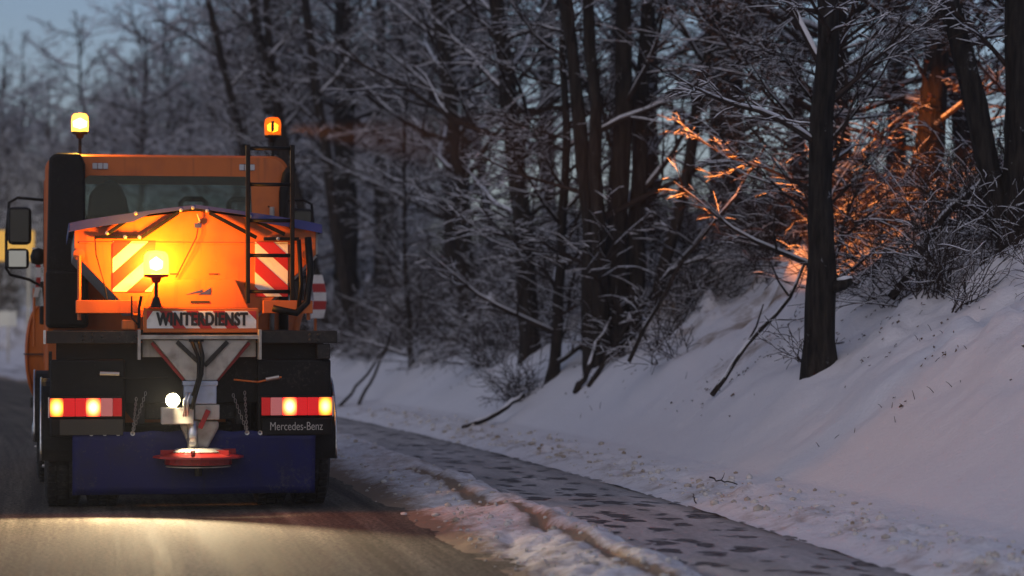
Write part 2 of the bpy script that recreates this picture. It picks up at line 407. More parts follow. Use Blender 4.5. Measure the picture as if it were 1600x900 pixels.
def pathmat():
    m = mat('trodden_slush', (0.3, 0.3, 0.3), 0.6, spec=0.4); n, l = N(m); b = n['Principled BSDF']
    vec = along_nodes(m, (1, 1, 1))
    wob = n.new('ShaderNodeTexNoise'); wob.inputs['Scale'].default_value = 4.0; l.new(vec, wob.inputs['Vector'])
    ad = n.new('ShaderNodeVectorMath'); ad.operation = 'MULTIPLY_ADD'; ad.inputs[1].default_value = (0.3, 0.6, 0)
    l.new(wob.outputs['Color'], ad.inputs[0]); l.new(vec, ad.inputs[2])
    mp = n.new('ShaderNodeMapping'); mp.inputs['Scale'].default_value = (3.9, 1.7, 1); l.new(ad.outputs[0], mp.inputs[0])
    vo = n.new('ShaderNodeTexVoronoi'); vo.inputs['Scale'].default_value = 1.0; vo.inputs['Randomness'].default_value = 1.0
    vo.voronoi_dimensions = '2D'; l.new(mp.outputs[0], vo.inputs['Vector'])
    spc = n.new('ShaderNodeSeparateColor'); l.new(vo.outputs['Color'], spc.inputs[0])
    dd = n.new('ShaderNodeMath'); dd.operation = 'MULTIPLY_ADD'; dd.inputs[1].default_value = 0.3; l.new(spc.outputs[0], dd.inputs[0])
    vn_ = n.new('ShaderNodeMath'); vn_.operation = 'MULTIPLY_ADD'; vn_.inputs[1].default_value = 0.7; l.new(noise_n(m, along_nodes(m, (1.1, 0.8, 1)), 1.0, 2), vn_.inputs[0]); l.new(vo.outputs['Distance'], vn_.inputs[2])
    sb_ = n.new('ShaderNodeMath'); sb_.operation = 'SUBTRACT'; sb_.inputs[1].default_value = 0.35; l.new(vn_.outputs[0], sb_.inputs[0]); l.new(sb_.outputs[0], dd.inputs[2])
    foot = ramp(m, dd.outputs[0], 0.33, 0.41, (1, 1, 1), (0, 0, 0))
    gr = noise_n(m, along_nodes(m, (24, 12, 1)), 1.0, 5, 0.7)
    pa = noise_n(m, along_nodes(m, (2.2, 0.3, 1)), 1.0, 4, 0.6)
    base = ramp(m, pa, 0.36, 0.66, (0.36, 0.345, 0.34), (0.6, 0.58, 0.57))
    base = mixc(m, 1.0, base, ramp(m, gr, 0.3, 0.7, (0.7, 0.7, 0.7), (1.2, 1.2, 1.2)), 'MULTIPLY')
    # bare wet asphalt along both edges of the trodden strip
    at = n.new('ShaderNodeAttribute'); at.attribute_name = 'along'; sp = n.new('ShaderNodeSeparateXYZ'); l.new(at.outputs['Vector'], sp.inputs[0])
    e = n.new('ShaderNodeMath'); e.operation = 'ADD'; e.inputs[1].default_value = 0.72; l.new(sp.outputs[0], e.inputs[0])
    e2 = n.new('ShaderNodeMath'); e2.operation = 'ABSOLUTE'; l.new(e.outputs[0], e2.inputs[0])
    e3 = n.new('ShaderNodeMath'); e3.operation = 'MULTIPLY_ADD'; e3.inputs[1].default_value = 0.5; l.new(pa, e3.inputs[0]); l.new(e2.outputs[0], e3.inputs[2])
    edge = ramp(m, e3.outputs[0], 0.78, 0.96, (0, 0, 0), (1, 1, 1))
    base = mixc(m, edge, base, (0.2, 0.19, 0.17))
    l.new(mixc(m, foot, base, (0.075, 0.065, 0.065)), b.inputs['Base Color'])
    rr = ramp(m, vo.outputs['Distance'], 0.2, 0.31, (0.3,) * 3, (0.65,) * 3); l.new(rr, b.inputs['Roughness'])
    bp = n.new('ShaderNodeBump'); bp.inputs['Strength'].default_value = 0.6; bp.inputs['Distance'].default_value = 0.02
    mxh = mixc(m, foot, gr, (0, 0, 0)); l.new(mxh, bp.inputs['Height']); l.new(bp.outputs[0], b.inputs['Normal'])
    return m
M['road'] = roadmat(); M['path'] = pathmat()

sheet('road', np.concatenate([[-9.6], np.arange(-9, -2.2, 0.5), [-2.2]]), ys_road, lambda S, Y: 0.0 * S, M['road'])
sheet('footpath', np.concatenate([np.arange(-1.75, 0.2, 0.15)]), ys_road, lambda S, Y: 0.012 + 0.0 * S, M['path'])

def verge_z(S, Y):
    t = np.interp(S, [-2.72, -2.5, -2.2, -1.9, -1.66, -1.5, -1.38], [-0.02, 0.01, 0.05, 0.09, 0.13, 0.09, -0.01])
    x = path_x(Y) + S
    e = np.clip((S + 2.66) / 0.3, 0, 1) * np.clip((-1.36 - S) / 0.12, 0, 1)
    n_ = (fbm(x * 5.0, Y * 3.2, 41, 4) - 0.45) * 0.09 * e + (fbm(x * 0.9, Y * 0.7, 47, 2) - 0.5) * 0.12 * e
    groove = -0.06 * np.exp(-((S + 1.78 + 0.22 * (fbm(Y * 0.7, Y * 0 + 3.3, 63, 3) - 0.5)) / 0.06) ** 2) * (Y < 28) * np.clip(fbm(Y * 1.3, Y * 0, 64, 2) * 2 - 0.3, 0, 1)
    return t + n_ + groove + (fbm(x * 14, Y * 11, 49, 2) - 0.5) * 0.025 * e
def verge_dirt(S, Y):
    x = path_x(Y) + S
    g = 0.75 * np.exp(-((S + 1.8 + 0.22 * (fbm(Y * 0.7, Y * 0 + 3.3, 63, 3) - 0.5)) / 0.06) ** 2) * (Y < 28)
    return np.clip(0.2 + 0.6 * np.clip((-2.2 - S) / 0.35, 0, 1) + 0.45 * np.maximum(fbm(x * 3.5, Y * 2.6, 61, 3) - 0.5, 0) * 3 * 0.5 + g, 0, 1)
sheet('snow_verge', np.arange(-2.72, -1.35, 0.035), ys_far[(ys_far > 0) & (ys_far < 110)], verge_z, M['snow'], verge_dirt)
def bank_dirt(S, Y):
    x = path_x(Y) + S
    row = np.exp(-((S - 0.3) / 0.42) ** 2)
    return np.clip(row * (0.1 + 1.1 * np.maximum(fbm(x * 3.2, Y * 2.2, 71, 4) - 0.5, 0)) + np.maximum(fbm(x * 1.9, Y * 1.3, 91, 4) - 0.52, 0) * np.clip((S - 1.8) / .8, 0, 1) * 2.2 * np.where(Y > 31, 1, 0.15), 0, 1)
ss = np.concatenate([np.arange(-0.06, 1.2, 0.045), np.arange(1.2, 7, 0.09), np.arange(7, 20, 0.5), np.arange(20, 95, 5)])
sheet('embankment', ss, ys_far, bank_z, M['snow'], bank_dirt)
# far side of the road
sheet('snow_field', np.concatenate([np.arange(-60, -14, 4), np.arange(-14, -9.3, 0.4)]), ys_road,
      lambda S, Y: np.interp(S, [-60, -14, -11, -10.2, -9.5], [1.0, 0.5, 0.3, 0.25, -0.02]) + (fbm(S * 1.5, Y * 1.5, 5, 3) - 0.5) * 0.1 * (S < -9.6), M['snow'], lambda S, Y: 0.2 * (S > -10))

# snow clods along the cleared edges
random.seed(5)
ICO = bmesh.new(); bmesh.ops.create_icosphere(ICO, subdivisions=1, radius=1.0)
ico_v = [v.co.copy() for v in ICO.verts]; ico_f = [tuple(v.index for v in f.verts) for f in ICO.faces]; ICO.free()
def clods(name, n, srange, zf, label, smin=0.008, smax=0.045, yr=(15, 48)):
    mb = MB()
    for i in range(n):
        y = yr[0] + (yr[1] - yr[0]) * random.random() ** 1.5
        s_ = random.triangular(srange[0], srange[1], srange[2]); x = float(path_x(y)) + s_
        r = smin + (smax - smin) * random.random() ** 3
        z = float(zf(np.array(s_), np.array(y)))
        k = [random.uniform(0.6, 1.25) for _ in range(3)]
        a = random.uniform(0, 6.28); ca, sa = math.cos(a), math.sin(a)
        vs = []
        for v in ico_v:
            j = r * random.uniform(0.75, 1.2); px, py, pz = v.x * j * k[0], v.y * j * k[1], v.z * j * k[2] * 0.75
            vs.append((x + px * ca - py * sa, y + px * sa + py * ca, z + pz + r * 0.2))
        mb.add(vs, ico_f)
    o = mb.build(name, M['clod'], fix=False, smooth=True)
    tag(o, label, 'snow', kind='stuff')
clods('snow_clods', 900, (-0.02, 1.0, 0.25), bank_z, 'dirty snow clods thrown up along the footpath and bank')
clods('snow_crumbs', 700, (-2.7, -1.42, -2.2), verge_z, 'dirty snow crumbs on the ridge between road and footpath', 0.007, 0.035)

# ------------------------------------------------------------------ trees
def rot_about(v, ax, an): return Matrix.Rotation(an, 3, ax) @ v

class TreeMesh:
    """collects trunk, branches and the snow lying on them; plain float lists for speed"""
    def __init__(s): s.t = MB(); s.b = MB(); s.sn = MB(); s.lv = MB()

def tubefast(mb, pts, rad, sides):
    n = len(pts); base = len(mb.v); V = mb.v; F = mb.f
    d = pts[-1] - pts[0]
    a = Vector((0, 0, 1)) if abs(d.z) < 0.85 * d.length else Vector((1, 0, 0))
    u = d.cross(a).normalized(); w_ = u.cross(d).normalized()
    cs = [(math.cos(2 * PI * k / sides + PI / 2), math.sin(2 * PI * k / sides + PI / 2)) for k in range(sides)]
    for p, r in zip(pts, rad):
        for c, s_ in cs:
            V.append((p.x + (u.x * c + w_.x * s_) * r, p.y + (u.y * c + w_.y * s_) * r, p.z + (u.z * c + w_.z * s_) * r))
    for i in range(n - 1):
        for k in range(sides):
            k2 = (k + 1) % sides
            F.append((base + i * sides + k, base + i * sides + k2, base + (i + 1) * sides + k2, base + (i + 1) * sides + k))
    mb.m += [0] * ((n - 1) * sides)

def branch(T, rng, p, d, length, r0, level, prm):
    nseg = (7, 5, 3, 2)[level]
    pts = [p.copy()]; rad = [r0]; cur = d.normalized(); q = p.copy()
    wob = prm['wob']
    for i in range(nseg):
        cur = (cur + Vector((rng.gauss(0, wob), rng.gauss(0, wob), rng.gauss(0, wob * 0.7) + prm['up'] * (0.12 if level == 0 else 0.03) - prm['droop'] * (0.05 * level)))).normalized()
        q = q + cur * (length / nseg); pts.append(q.copy()); rad.append(max(r0 * (1 - 0.82 * (i + 1) / nseg), prm['rmin']))
    tubefast(T.b, pts, rad, (6, 4, 3, 3)[min(level, 3)])
    # snow lying along the top
    run = []; laden = rng.random() < prm['snow']
    def flush():
        if len(run) > 1:
            sr = [max(min(rr * 0.95, rr * 0.5 + 0.012), prm['smin']) for (_, rr) in run]
            sr[0] *= 0.4; sr[-1] *= 0.4
            tubefast(T.sn, [pp + Vector((0, 0, rr * 0.85 + s2 * 0.5)) for (pp, rr), s2 in zip(run, sr)], sr, 4 if level < 2 else 3)
    for i in range(nseg + 1):
        a = pts[max(i - 1, 0)]; b_ = pts[min(i + 1, nseg)]; dd = b_ - a
        if abs(dd.z) < 0.86 * dd.length and laden: run.append((pts[i], rad[i]))
        else: flush(); run.clear()
    flush()
    if prm.get('leaves') and level >= 2:
        for _ in range(prm['leaves']):
            k = rng.randrange(1, nseg + 1); c = pts[k] + Vector((rng.gauss(0, .04), rng.gauss(0, .04), -rng.random() * .05))
            a = Vector((rng.gauss(0, 1), rng.gauss(0, 1), rng.gauss(0, .6))).normalized() * 0.03
            b_ = Vector((rng.gauss(0, .5), rng.gauss(0, .5), -1)).normalized() * 0.05
            T.lv.add([c - a, c + b_ * 0.5 - a * 1.1, c + b_, c + b_ * 0.5 + a * 1.1], [(0, 1, 2, 3)])
    if level >= prm['levels']: return
    nch = prm['n'][level]
    side = rng.choice((-1, 1))
    for j in range(nch):
        f = 0.18 + 0.8 * (j + rng.random() * 0.7) / nch
        x = f * nseg; i = min(int(x), nseg - 1); pp = pts[i].lerp(pts[i + 1], x - i)
        ax = (pts[i + 1] - pts[i]).normalized()
        side = -side
        horiz = Vector((0, 0, 1)) + Vector((rng.gauss(0, .35), rng.gauss(0, .35), 0))
        nd = rot_about(ax, horiz.normalized(), side * R(rng.uniform(32, 68)))
        nd.z = nd.z * 0.75 + rng.gauss(0, 0.13)
        ln = length * prm['ratio'][level] * (1.15 - 0.6 * f) * rng.uniform(0.6, 1.25)
        rr = max((r0 * (1 - 0.8 * f)) * 0.6, prm['rmin'])
        branch(T, rng, pp, nd, ln, rr, level + 1, prm)

DEF = dict(wob=0.13, up=0.4, droop=0.5, rmin=0.0045, smin=0.0055, snow=0.48, levels=3, n=(9, 5, 2), ratio=(0.46, 0.52, 0.55), leaves=0)
def make_tree(seed, height, r0, lean=(0, 0), bend=0.25, limb0=1.2, limbs=26, limblen=3.0, fork=None, bark='bark', limbmax=9.0, elev=(5, 55), **kw):
    rng = random.Random(seed); prm = dict(DEF); prm.update(kw); T = TreeMesh()
    def stem(base, top, r, rt, l0, nl, ll, flare=True):
        n = 14; pts = []; rad = []
        off = Vector((rng.gauss(0, bend), rng.gauss(0, bend), 0))
        for i in range(n + 1):
            f = i / n; g = f ** 1.1
            p = base.lerp(top, g) + off * math.sin(PI * f) + Vector((rng.gauss(0, .02), rng.gauss(0, .02), 0)) * (i > 0)
            rr = r + (rt - r) * f ** 0.9
            if flare: rr *= 1 + 0.25 * math.exp(-f * height / 0.28)
            pts.append(p); rad.append(rr * rng.uniform(0.95, 1.05))
        i0 = len(T.t.v); ns = 14; ph = rng.uniform(0, 6.28)
        fine = 3; P2 = []; R2 = []
        for i in range(n):
            for q in range(fine): P2.append(pts[i].lerp(pts[i + 1], q / fine)); R2.append(rad[i] + (rad[i + 1] - rad[i]) * q / fine)
        P2.append(pts[-1]); R2.append(rad[-1]); T.t.tube(P2, R2, ns)
        for i, (p, rr) in enumerate(zip(P2, R2)):
            for k in range(ns):
                a_ = 2 * PI * k / ns; hh = p.z
                w_ = 1 + 0.06 * math.sin(3 * a_ + ph + hh * 1.3) + 0.05 * math.sin(5 * a_ - hh * 2.1 + ph) + rng.gauss(0, 0.035)
                if flare: w_ += 0.22 * math.exp(-max(hh, 0) / 0.16) * max(0, math.sin(4 * a_ + ph)) 
                v = T.t.v[i0 + i * ns + k]; T.t.v[i0 + i * ns + k] = (p.x + (v[0] - p.x) * w_, p.y + (v[1] - p.y) * w_, v[2])
        H = (top - base).length; a = rng.uniform(0, 6.28)
        for j in range(nl):
            zz = l0 + (min(limbmax, H * 0.96) - l0) * (j + rng.random()) / nl
            f = (zz / H) ** (1 / 1.1); x = f * n; i = min(int(x), n - 1); p = pts[i].lerp(pts[i + 1], x - i)
            a += 2.4 + rng.gauss(0, .4); e = R(rng.uniform(*elev))
            d = Vector((math.cos(a) * math.cos(e), math.sin(a) * math.cos(e), math.sin(e)))
            L = ll * rng.uniform(0.65, 1.4) * (1 - 0.45 * f)
            branch(T, rng, p, d, L, max(min(rad[i] * 0.42, 0.012 + L * 0.011), 0.012), 0, prm)
    top = Vector((lean[0], lean[1], height))
    if fork:
        nl = max(6, limbs // len(fork))
        for (bx, by, tx, ty, rs) in fork:
            stem(Vector((bx, by, -0.35)), Vector((tx, ty, height)), r0 * rs, r0 * rs * 0.3, limb0, nl, limblen)
    else:
        stem(Vector((0, 0, -0.35)), top, r0, r0 * 0.3, limb0, limbs, limblen)
    out = {'trunk': T.t.mesh('trunk', M[bark], True), 'crown': T.b.mesh('crown', M['twig']), 'snow': T.sn.mesh('snow', M['branch_snow'])}
    if T.lv.v: out['leaves'] = T.lv.mesh('leaves', M['leaf'])
    return out

def place_tree(T, x, y, label, rz=0, s=1.0, name='bare_tree', group='snowy trees on the embankment', dz=0):
    e = empty(name, (x, y, gz(x, y) + dz), rz); e.scale = (s, s, s)
    tag(e, label, 'tree', group)
    tr = link('trunk', T['trunk'], e)
    cr = link('crown', T['crown'], e)
    if 'snow' in T: link('snow', T['snow'], cr)['kind'] = 'stuff'
    if 'leaves' in T: link('leaves', T['leaves'], cr)
    return e

#TREES_BEGIN
# near row, each its own tree
tA = make_tree(1, 11, 0.155, (0.12, 0.3), 0.0, 2.5, 20, 2.6, bark='bark_dark', n=(9, 5, 2))
place_tree(tA, 3.13, 27.8, 'dark upright trunk standing alone low on the open snow slope')
eA = [o for o in COL.objects if o.get('label', '').startswith('dark upright')][0]
sb = MB().tube([(0.1, -0.02, 0.8), (0.22, -0.06, 0.83), (0.3, -0.07, 0.87)], [0.07, 0.055, 0.03], 8).build('branch_stub', M['bark_dark'], eA, smooth=True)
MB().tube([(0.15, -0.05, 0.88), (0.22, -0.06, 0.885), (0.3, -0.07, 0.9)], [0.015, 0.035, 0.012], 6).build('snow', M['branch_snow'], sb, smooth=True)
tB = make_tree(2, 11, 0.17, (-1.6, 0.5), 0.12, 1.6, 30, 3.0)
place_tree(tB, 0.29, 41.0, 'tall trunk leaning slightly towards the road above a dark twiggy bush')
tC = make_tree(3, 11, 0.16, (0, 0), 0.2, 0.8, 34, 2.8, fork=[(0, 0, 0.3, 0, 1.05), (-0.25, 0.1, -1.7, 0.3, 0.8), (0.2, 0.15, 0.9, 0.8, 0.9), (-0.12, -0.1, -0.5, 0, 0.7), (0.35, -0.05, 2.4, 0.5, 0.6)])
place_tree(tC, 1.38, 37.0, 'cluster of several dark stems fanning up from one stool mid slope', name='multi_stem_tree')
tD = make_tree(4, 10, 0.2, (0.9, 0.2), 0.1, 1.0, 30, 2.6, bark='bark_dark', n=(9, 5, 2))
place_tree(tD, 5.06, 34.0, 'thick rough trunk high on the bank behind the beacon lit snow')
tE = make_tree(5, 10, 0.19, (0.0, 0.3), 0.05, 2.0, 20, 2.4, fork=[(0, 0, 0.2, 0.2, 1.0), (-0.02, 0.05, -2.6, 0.2, 0.75)], bark='bark_dark')
place_tree(tE, 5.22, 28.3, 'dark forked trunk with a slanting limb at the picture edge, base in brush')
tF = make_tree(6, 13, 0.3, (-0.3, 0), 0.06, 4.0, 26, 3.0, bark='bark_dark')
place_tree(tF, -3.5, 59.0, 'thickest dark trunk of the wood, standing just beyond the truck')
tG = make_tree(7, 13, 0.17, (0.1, 0), 0.15, 2.0, 26, 3.2)
place_tree(tG, -2.9, 60.5, 'straight trunk close beside the thickest dark trunk')
tL = make_tree(8, 12, 0.13, (-2.9, 0), 0.12, 4.0, 12, 1.8)
tL2 = make_tree(9, 13, 0.145, (-1.7, 0.5), 0.12, 4.5, 12, 1.8)
tR = make_tree(10, 10, 0.12, (-0.2, 0), 0.2, 0.6, 34, 2.8, n=(10, 6, 2))
tS = make_tree(11, 10, 0.11, (0.3, 0), 0.2, 0.8, 30, 2.6, leaves=1, n=(10, 5, 3))
for i, (T, x, y, rz, s, lab) in enumerate([
    (tL, -4.5, 57.5, 0.0, 1.0, 'slim trunk leaning left over the truck, first of the leaning row'),
    (tL2, -4.35, 58.5, 0.1, 1.0, 'leaning trunk behind the ladder, second of the leaning row'),
    (tL2, -4.15, 57, -0.25, 1.0, 'leaning trunk just beyond the right cab beacon, third of the leaning row'),
    (tL, -3.65, 57.2, 0.15, 1.0, 'leaning trunk right of the ladder, fourth of the leaning row'),
    (tL2, -3.2, 56.5, 0.2, 1.0, 'leaning trunk next to the thickest dark trunk, last of the leaning row'),
    (tG, -1.15, 53, 1.0, 0.95, 'thin trunk behind the snow hummocks between thickest and leaning trunks'),
    (tB, -0.75, 49, 0.6, 1.0, 'dim trunk left of the tree above the twiggy bush'),
    (tR, -1.75, 48.5, 0.0, 0.5, 'low bushy young tree overhanging the bank beside the truck'),
    (tR, 0.55, 38.3, 2.2, 0.75, 'twiggy sapling with brown leaves between bush and stem cluster'),
    (tS, 4.0, 34.6, 1.2, 0.85, 'young beech with clinging brown leaves lit by the amber beam'),
    (tG, 2.2, 43, 2.0, 1.0, 'trunk standing behind the fanning stem cluster'),
    (tG, 3.2, 40, 3.6, 1.0, 'dark trunk up the slope right of the stem cluster'),
    (tS, 4.4, 36, 1.1, 1.05, 'leafy young beech on the upper slope behind the lit brush'),
    (tD, 6.7, 40, 2.0, 1.0, 'trunk at the top of the bank behind the thick rough trunk'),
    (tS, 6.4, 33, 5.2, 1.0, 'twiggy young tree above the brush near the picture edge'),
    (tA, 3.9, 50, 1.0, 1.1, 'far trunk on the crest behind the upper beeches'),
    (tG, 5.5, 47, 5.0, 1.1, 'far trunk on the crest near the right of the wood'),
    (tR, -1.2, 57, 3.0, 1.2, 'snow laden young tree behind the hummocks left of the bush'),
    (tG, -6.4, 76, 0.5, 1.0, 'pale distant trunk above the cab roof'),
    (tA, 8.2, 44, 0.5, 1.2, 'trunk on the skyline at the upper edge of the wood'),
    (tR, 3.4, 30.6, 1.9, 0.62, 'small leafy sapling right behind the lone dark trunk'),
]):
    place_tree(T, x, y, lab, rz, s)
rng = random.Random(12)
deep = [tB, tG, tL2, tG, tA, tL2, tG, tA, tG, tB]
for i, (px, y) in enumerate([(-.045, 70), (-.022, 60), (-.004, 68), (.014, 58), (.036, 62), (.058, 60), (.075, 55), (.105, 56), (.14, 50), (.168, 49)]):
    place_tree(deep[i % len(deep)], px * y, y, 'dim bare trunk standing among others deep in the wood', rng.uniform(0, 6.28), rng.uniform(0.95, 1.2), group='dim trunks deep in the wood')

# brush and brambles on the bank: nobody could count the stems
def shrub_proto(seed, nst=20, ln=1.4):
    rng = random.Random(seed); T = TreeMesh(); prm = dict(DEF); prm.update(levels=1, n=(6, 3, 2), ratio=(0.4, 0.5, 0.5), up=0.0, droop=1.6, wob=0.22, smin=0.005, rmin=0.0035, snow=0.32)
    for i in range(nst):
        a = rng.uniform(0, 6.28); e = R(rng.uniform(10, 75)); p = Vector((rng.gauss(0, .12), rng.gauss(0, .12), -0.05))
        d = Vector((math.cos(a) * math.cos(e), math.sin(a) * math.cos(e), math.sin(e)))
        branch(T, rng, p, d, ln * rng.uniform(.5, 1.2), rng.uniform(0.004, 0.009), 0, prm)
    return T
def bake(name, protos, spots, attr, m, parent=None):
    vs = []; fs = []; base = 0
    arr = [(np.array(getattr(T, attr).v), getattr(T, attr).f) for T in protos]
    for (k, x, y, z, rz, s) in spots:
        v, f = arr[k % len(arr)]
        if not len(v): continue
        c, sn = math.cos(rz) * s, math.sin(rz) * s
        w_ = np.empty_like(v); w_[:, 0] = v[:, 0] * c - v[:, 1] * sn + x; w_[:, 1] = v[:, 0] * sn + v[:, 1] * c + y; w_[:, 2] = v[:, 2] * s + z
        vs += w_.tolist(); fs += [tuple(base + i for i in q) for q in f]; base += len(v)
    me = bpy.data.meshes.new(name); me.from_pydata(vs, [], fs); me.materials.append(m); me.update()
    return link(name, me, parent)
rng = random.Random(77)
protos = [shrub_proto(100 + i) for i in range(6)]
spots = []
for i in range(300):
    y = rng.uniform(25, 62); s_ = rng.uniform(1.9 if y > 42 else 2.2, 6.5) if y > 30 else rng.uniform(3.0, 6.5)
    if y < 34 and s_ < 3.0 + (34 - y) * 0.05: continue
    x = float(path_x(y)) + s_
    if abs(x) > 0.19 * y + 1: continue
    spots.append((i, x, y, gz(x, y), rng.uniform(0, 6.28), rng.uniform(0.55, 1.15)))
o = empty('undergrowth', (0, 0, 0)); tag(o, 'tangled snowy brush and brambles between the trunks on the bank', 'undergrowth', kind='stuff')
bake('brush', protos, spots, 'b', M['twig'], o)
bake('brush_snow', protos, spots, 'sn', M['branch_snow'], o)

# the bush at the foot of the leaning tree, a thing of its own
def bush(x, y, seed, label, n=34, ln=0.8, snow=True):
    T = shrub_proto(seed, n, ln)
    e = empty('twiggy_bush', (x, y, gz(x, y))); tag(e, label, 'bush')
    link('stems', T.b.mesh('stems', M['twig']), e)
    if snow: link('snow', T.sn.mesh('snow', M['branch_snow']), e)['kind'] = 'stuff'
bush(0.12, 38.6, 301, 'dense dark twiggy bush at the foot of the leaning trunk', 60, 0.75)
bush(3.12, 28.6, 302, 'sparse dry stems fanning beside the foot of the lone dark trunk', 16, 0.6)
bush(1.9, 33.5, 303, 'arching bare brambles on the snow left of the lone dark trunk', 22, 0.9)

# far wood round the bend: reads as one mass
far_prm = dict(levels=2, n=(9, 5, 2), ratio=(0.5, 0.5, 0.5), rmin=0.009, smin=0.011, snow=0.75)
def far_proto(seed):
    rng = random.Random(seed); T = TreeMesh(); prm = dict(DEF); prm.update(far_prm)
    H = rng.uniform(8, 12); top = Vector((rng.gauss(0, .8), rng.gauss(0, .5), H))
    pts = [Vector((0, 0, -0.3)).lerp(top, i / 8) + Vector((rng.gauss(0, .08), rng.gauss(0, .08), 0)) for i in range(9)]
    tubefast(T.b, pts, [0.15 * (1 - 0.85 * i / 8) for i in range(9)], 6)
    a = 0
    for j in range(26):
        f = 0.1 + 0.85 * j / 26; x = f * 8; i = min(int(x), 7); p = pts[i].lerp(pts[i + 1], x - i)
        a += 2.4; e = R(rng.uniform(10, 60))
        branch(T, rng, p, Vector((math.cos(a) * math.cos(e), math.sin(a) * math.cos(e), math.sin(e))), rng.uniform(2.2, 4.6) * (1.1 - 0.55 * f), 0.04, 0, prm)
    return T
fp = [far_proto(500 + i) for i in range(4)]
spots = []
for i in range(1500):
    if len(spots) >= 175: break
    y = rng.uniform(74, 165); px = rng.uniform(-0.2, 0.19); x = px * y
    s_ = x - float(path_x(y))
    if s_ < 5 or (s_ > 60) or px > -0.04: continue
    spots.append((i, x, y, gz(x, y), rng.uniform(0, 6.28), rng.uniform(0.7, 1.1)))
o = empty('distant_wood', (0, 0, 0)); tag(o, 'hazy bare wood beyond the bend of the road', 'wood', kind='stuff')
bake('branches', fp, spots, 'b', M['twig'], o)
bake('snow', fp, spots, 'sn', M['branch_snow'], o)
#TREES_END

# ------------------------------------------------------------------ sticks, logs and litter on the snow
def stick(name, pts, r, label, cat='branch', snow=True, side=None):
    P = []
    rj = random.Random(int(pts[0][0] * 1000)); B = [Vector((x, y, gz(x, y) + dz)) for (x, y, dz) in pts]
    nsub = 9
    for i in range(nsub + 1):
        f = i / nsub * (len(B) - 1); k = min(int(f), len(B) - 2); p = B[k].lerp(B[k + 1], f - k)
        P.append(p + Vector((rj.gauss(0, 1), rj.gauss(0, 1), rj.gauss(0, 1))) * (0.006 + r * 0.16) * (0 < i < nsub))
    if side: side = [(int(a * nsub / (len(B) - 1)), b, c, d) for (a, b, c, d) in side]
    e = empty(name, P[0]); tag(e, label, cat)
    Q = [p - P[0] for p in P]
    mb = MB(); mb.tube(Q, [r * (1 - 0.4 * i / (len(Q) - 1)) for i in range(len(Q))], 7)
    if side:
        for (i, dx, dy, dz) in side: mb.tube([Q[i], Q[i] + Vector((dx, dy, dz)) * 0.6, Q[i] + Vector((dx, dy, dz * 1.3))], [r * .5, r * .4, r * .25], 5)
    mb.build('wood', M['bark'], e, smooth=True)
    if snow:
        MB().tube([q + Vector((0, 0, r * 0.7)) for q in Q], [r * (0.2 if i in (0, len(Q) - 1) else rj.uniform(0.25, 0.8)) for i in range(len(Q))], 6).build('snow', M['branch_snow'], e, smooth=True)
stick('fallen_log', [(-0.66, 37.2, 0.02), (-0.2, 37.5, 0.12), (0.16, 37.8, 0.2)], 0.042, 'short snow topped log lying in front of the dark twiggy bush', 'log')
stick('fallen_branch', [(0.84, 36.2, 0.0), (1.05, 36.4, 0.25), (1.32, 36.7, 0.55)], 0.05, 'thick broken branch propped against the foot of the stem cluster')
stick('fallen_branch', [(1.0, 35.9, 0.02), (1.5, 36.3, 0.35), (2.1, 36.2, 0.4), (2.6, 36, 0.55)], 0.035, 'long crooked snowy branch lying across the foot of the stem cluster')
stick('leaning_pole', [(-2.62, 47.0, 0.0), (-2.35, 47.4, 0.5), (-2.1, 47.8, 1.0)], 0.03, 'leaning dead pole on the bank beside the truck, steeper of two', snow=False)
stick('leaning_pole', [(-2.95, 47.0, 0.0), (-2.55, 47.4, 0.45), (-2.2, 47.9, 0.75)], 0.028, 'leaning dead pole nearest the truck, flatter of two', snow=False)
stick('thin_stick', [(1.74, 24.3, 0.12), (1.85, 24.25, 0.06), (1.98, 24.2, 0.0)], 0.008, 'thin dark stick poking out of the smooth lower snow', snow=False, side=[(1, 0.03, 0.0, 0.05)])
stick('thin_stick', [(1.58, 23.6, 0.0), (1.55, 23.6, 0.09)], 0.006, 'tiny upright twig in the smooth snow', snow=False)
stick('fallen_branch', [(2.2, 30.3, 0.05), (2.6, 30.5, 0.3), (3.1, 30.7, 0.42), (3.3, 30.9, 0.7)], 0.03, 'snowy bough sloping behind the lone dark trunk in the amber light', side=[(1, 0.2, 0.1, 0.35), (2, -.2, 0.1, .3)])
stick('fallen_branch', [(1.4, 33.0, 0.5), (2.0, 33.0, 1.1), (2.7, 33.1, 1.6), (3.05, 33.1, 1.95)], 0.026, 'long slanting snowy branch rising towards the amber lit brush', side=[(1, 0.4, 0.1, 0.1), (2, .3, 0.1, .3)])
stick('fallen_branch', [(4.0, 29.0, 0.1), (4.6, 29.3, 0.5), (5.1, 29.2, 0.75)], 0.05, 'thick snow loaded bough in the brush below the forked trunk')

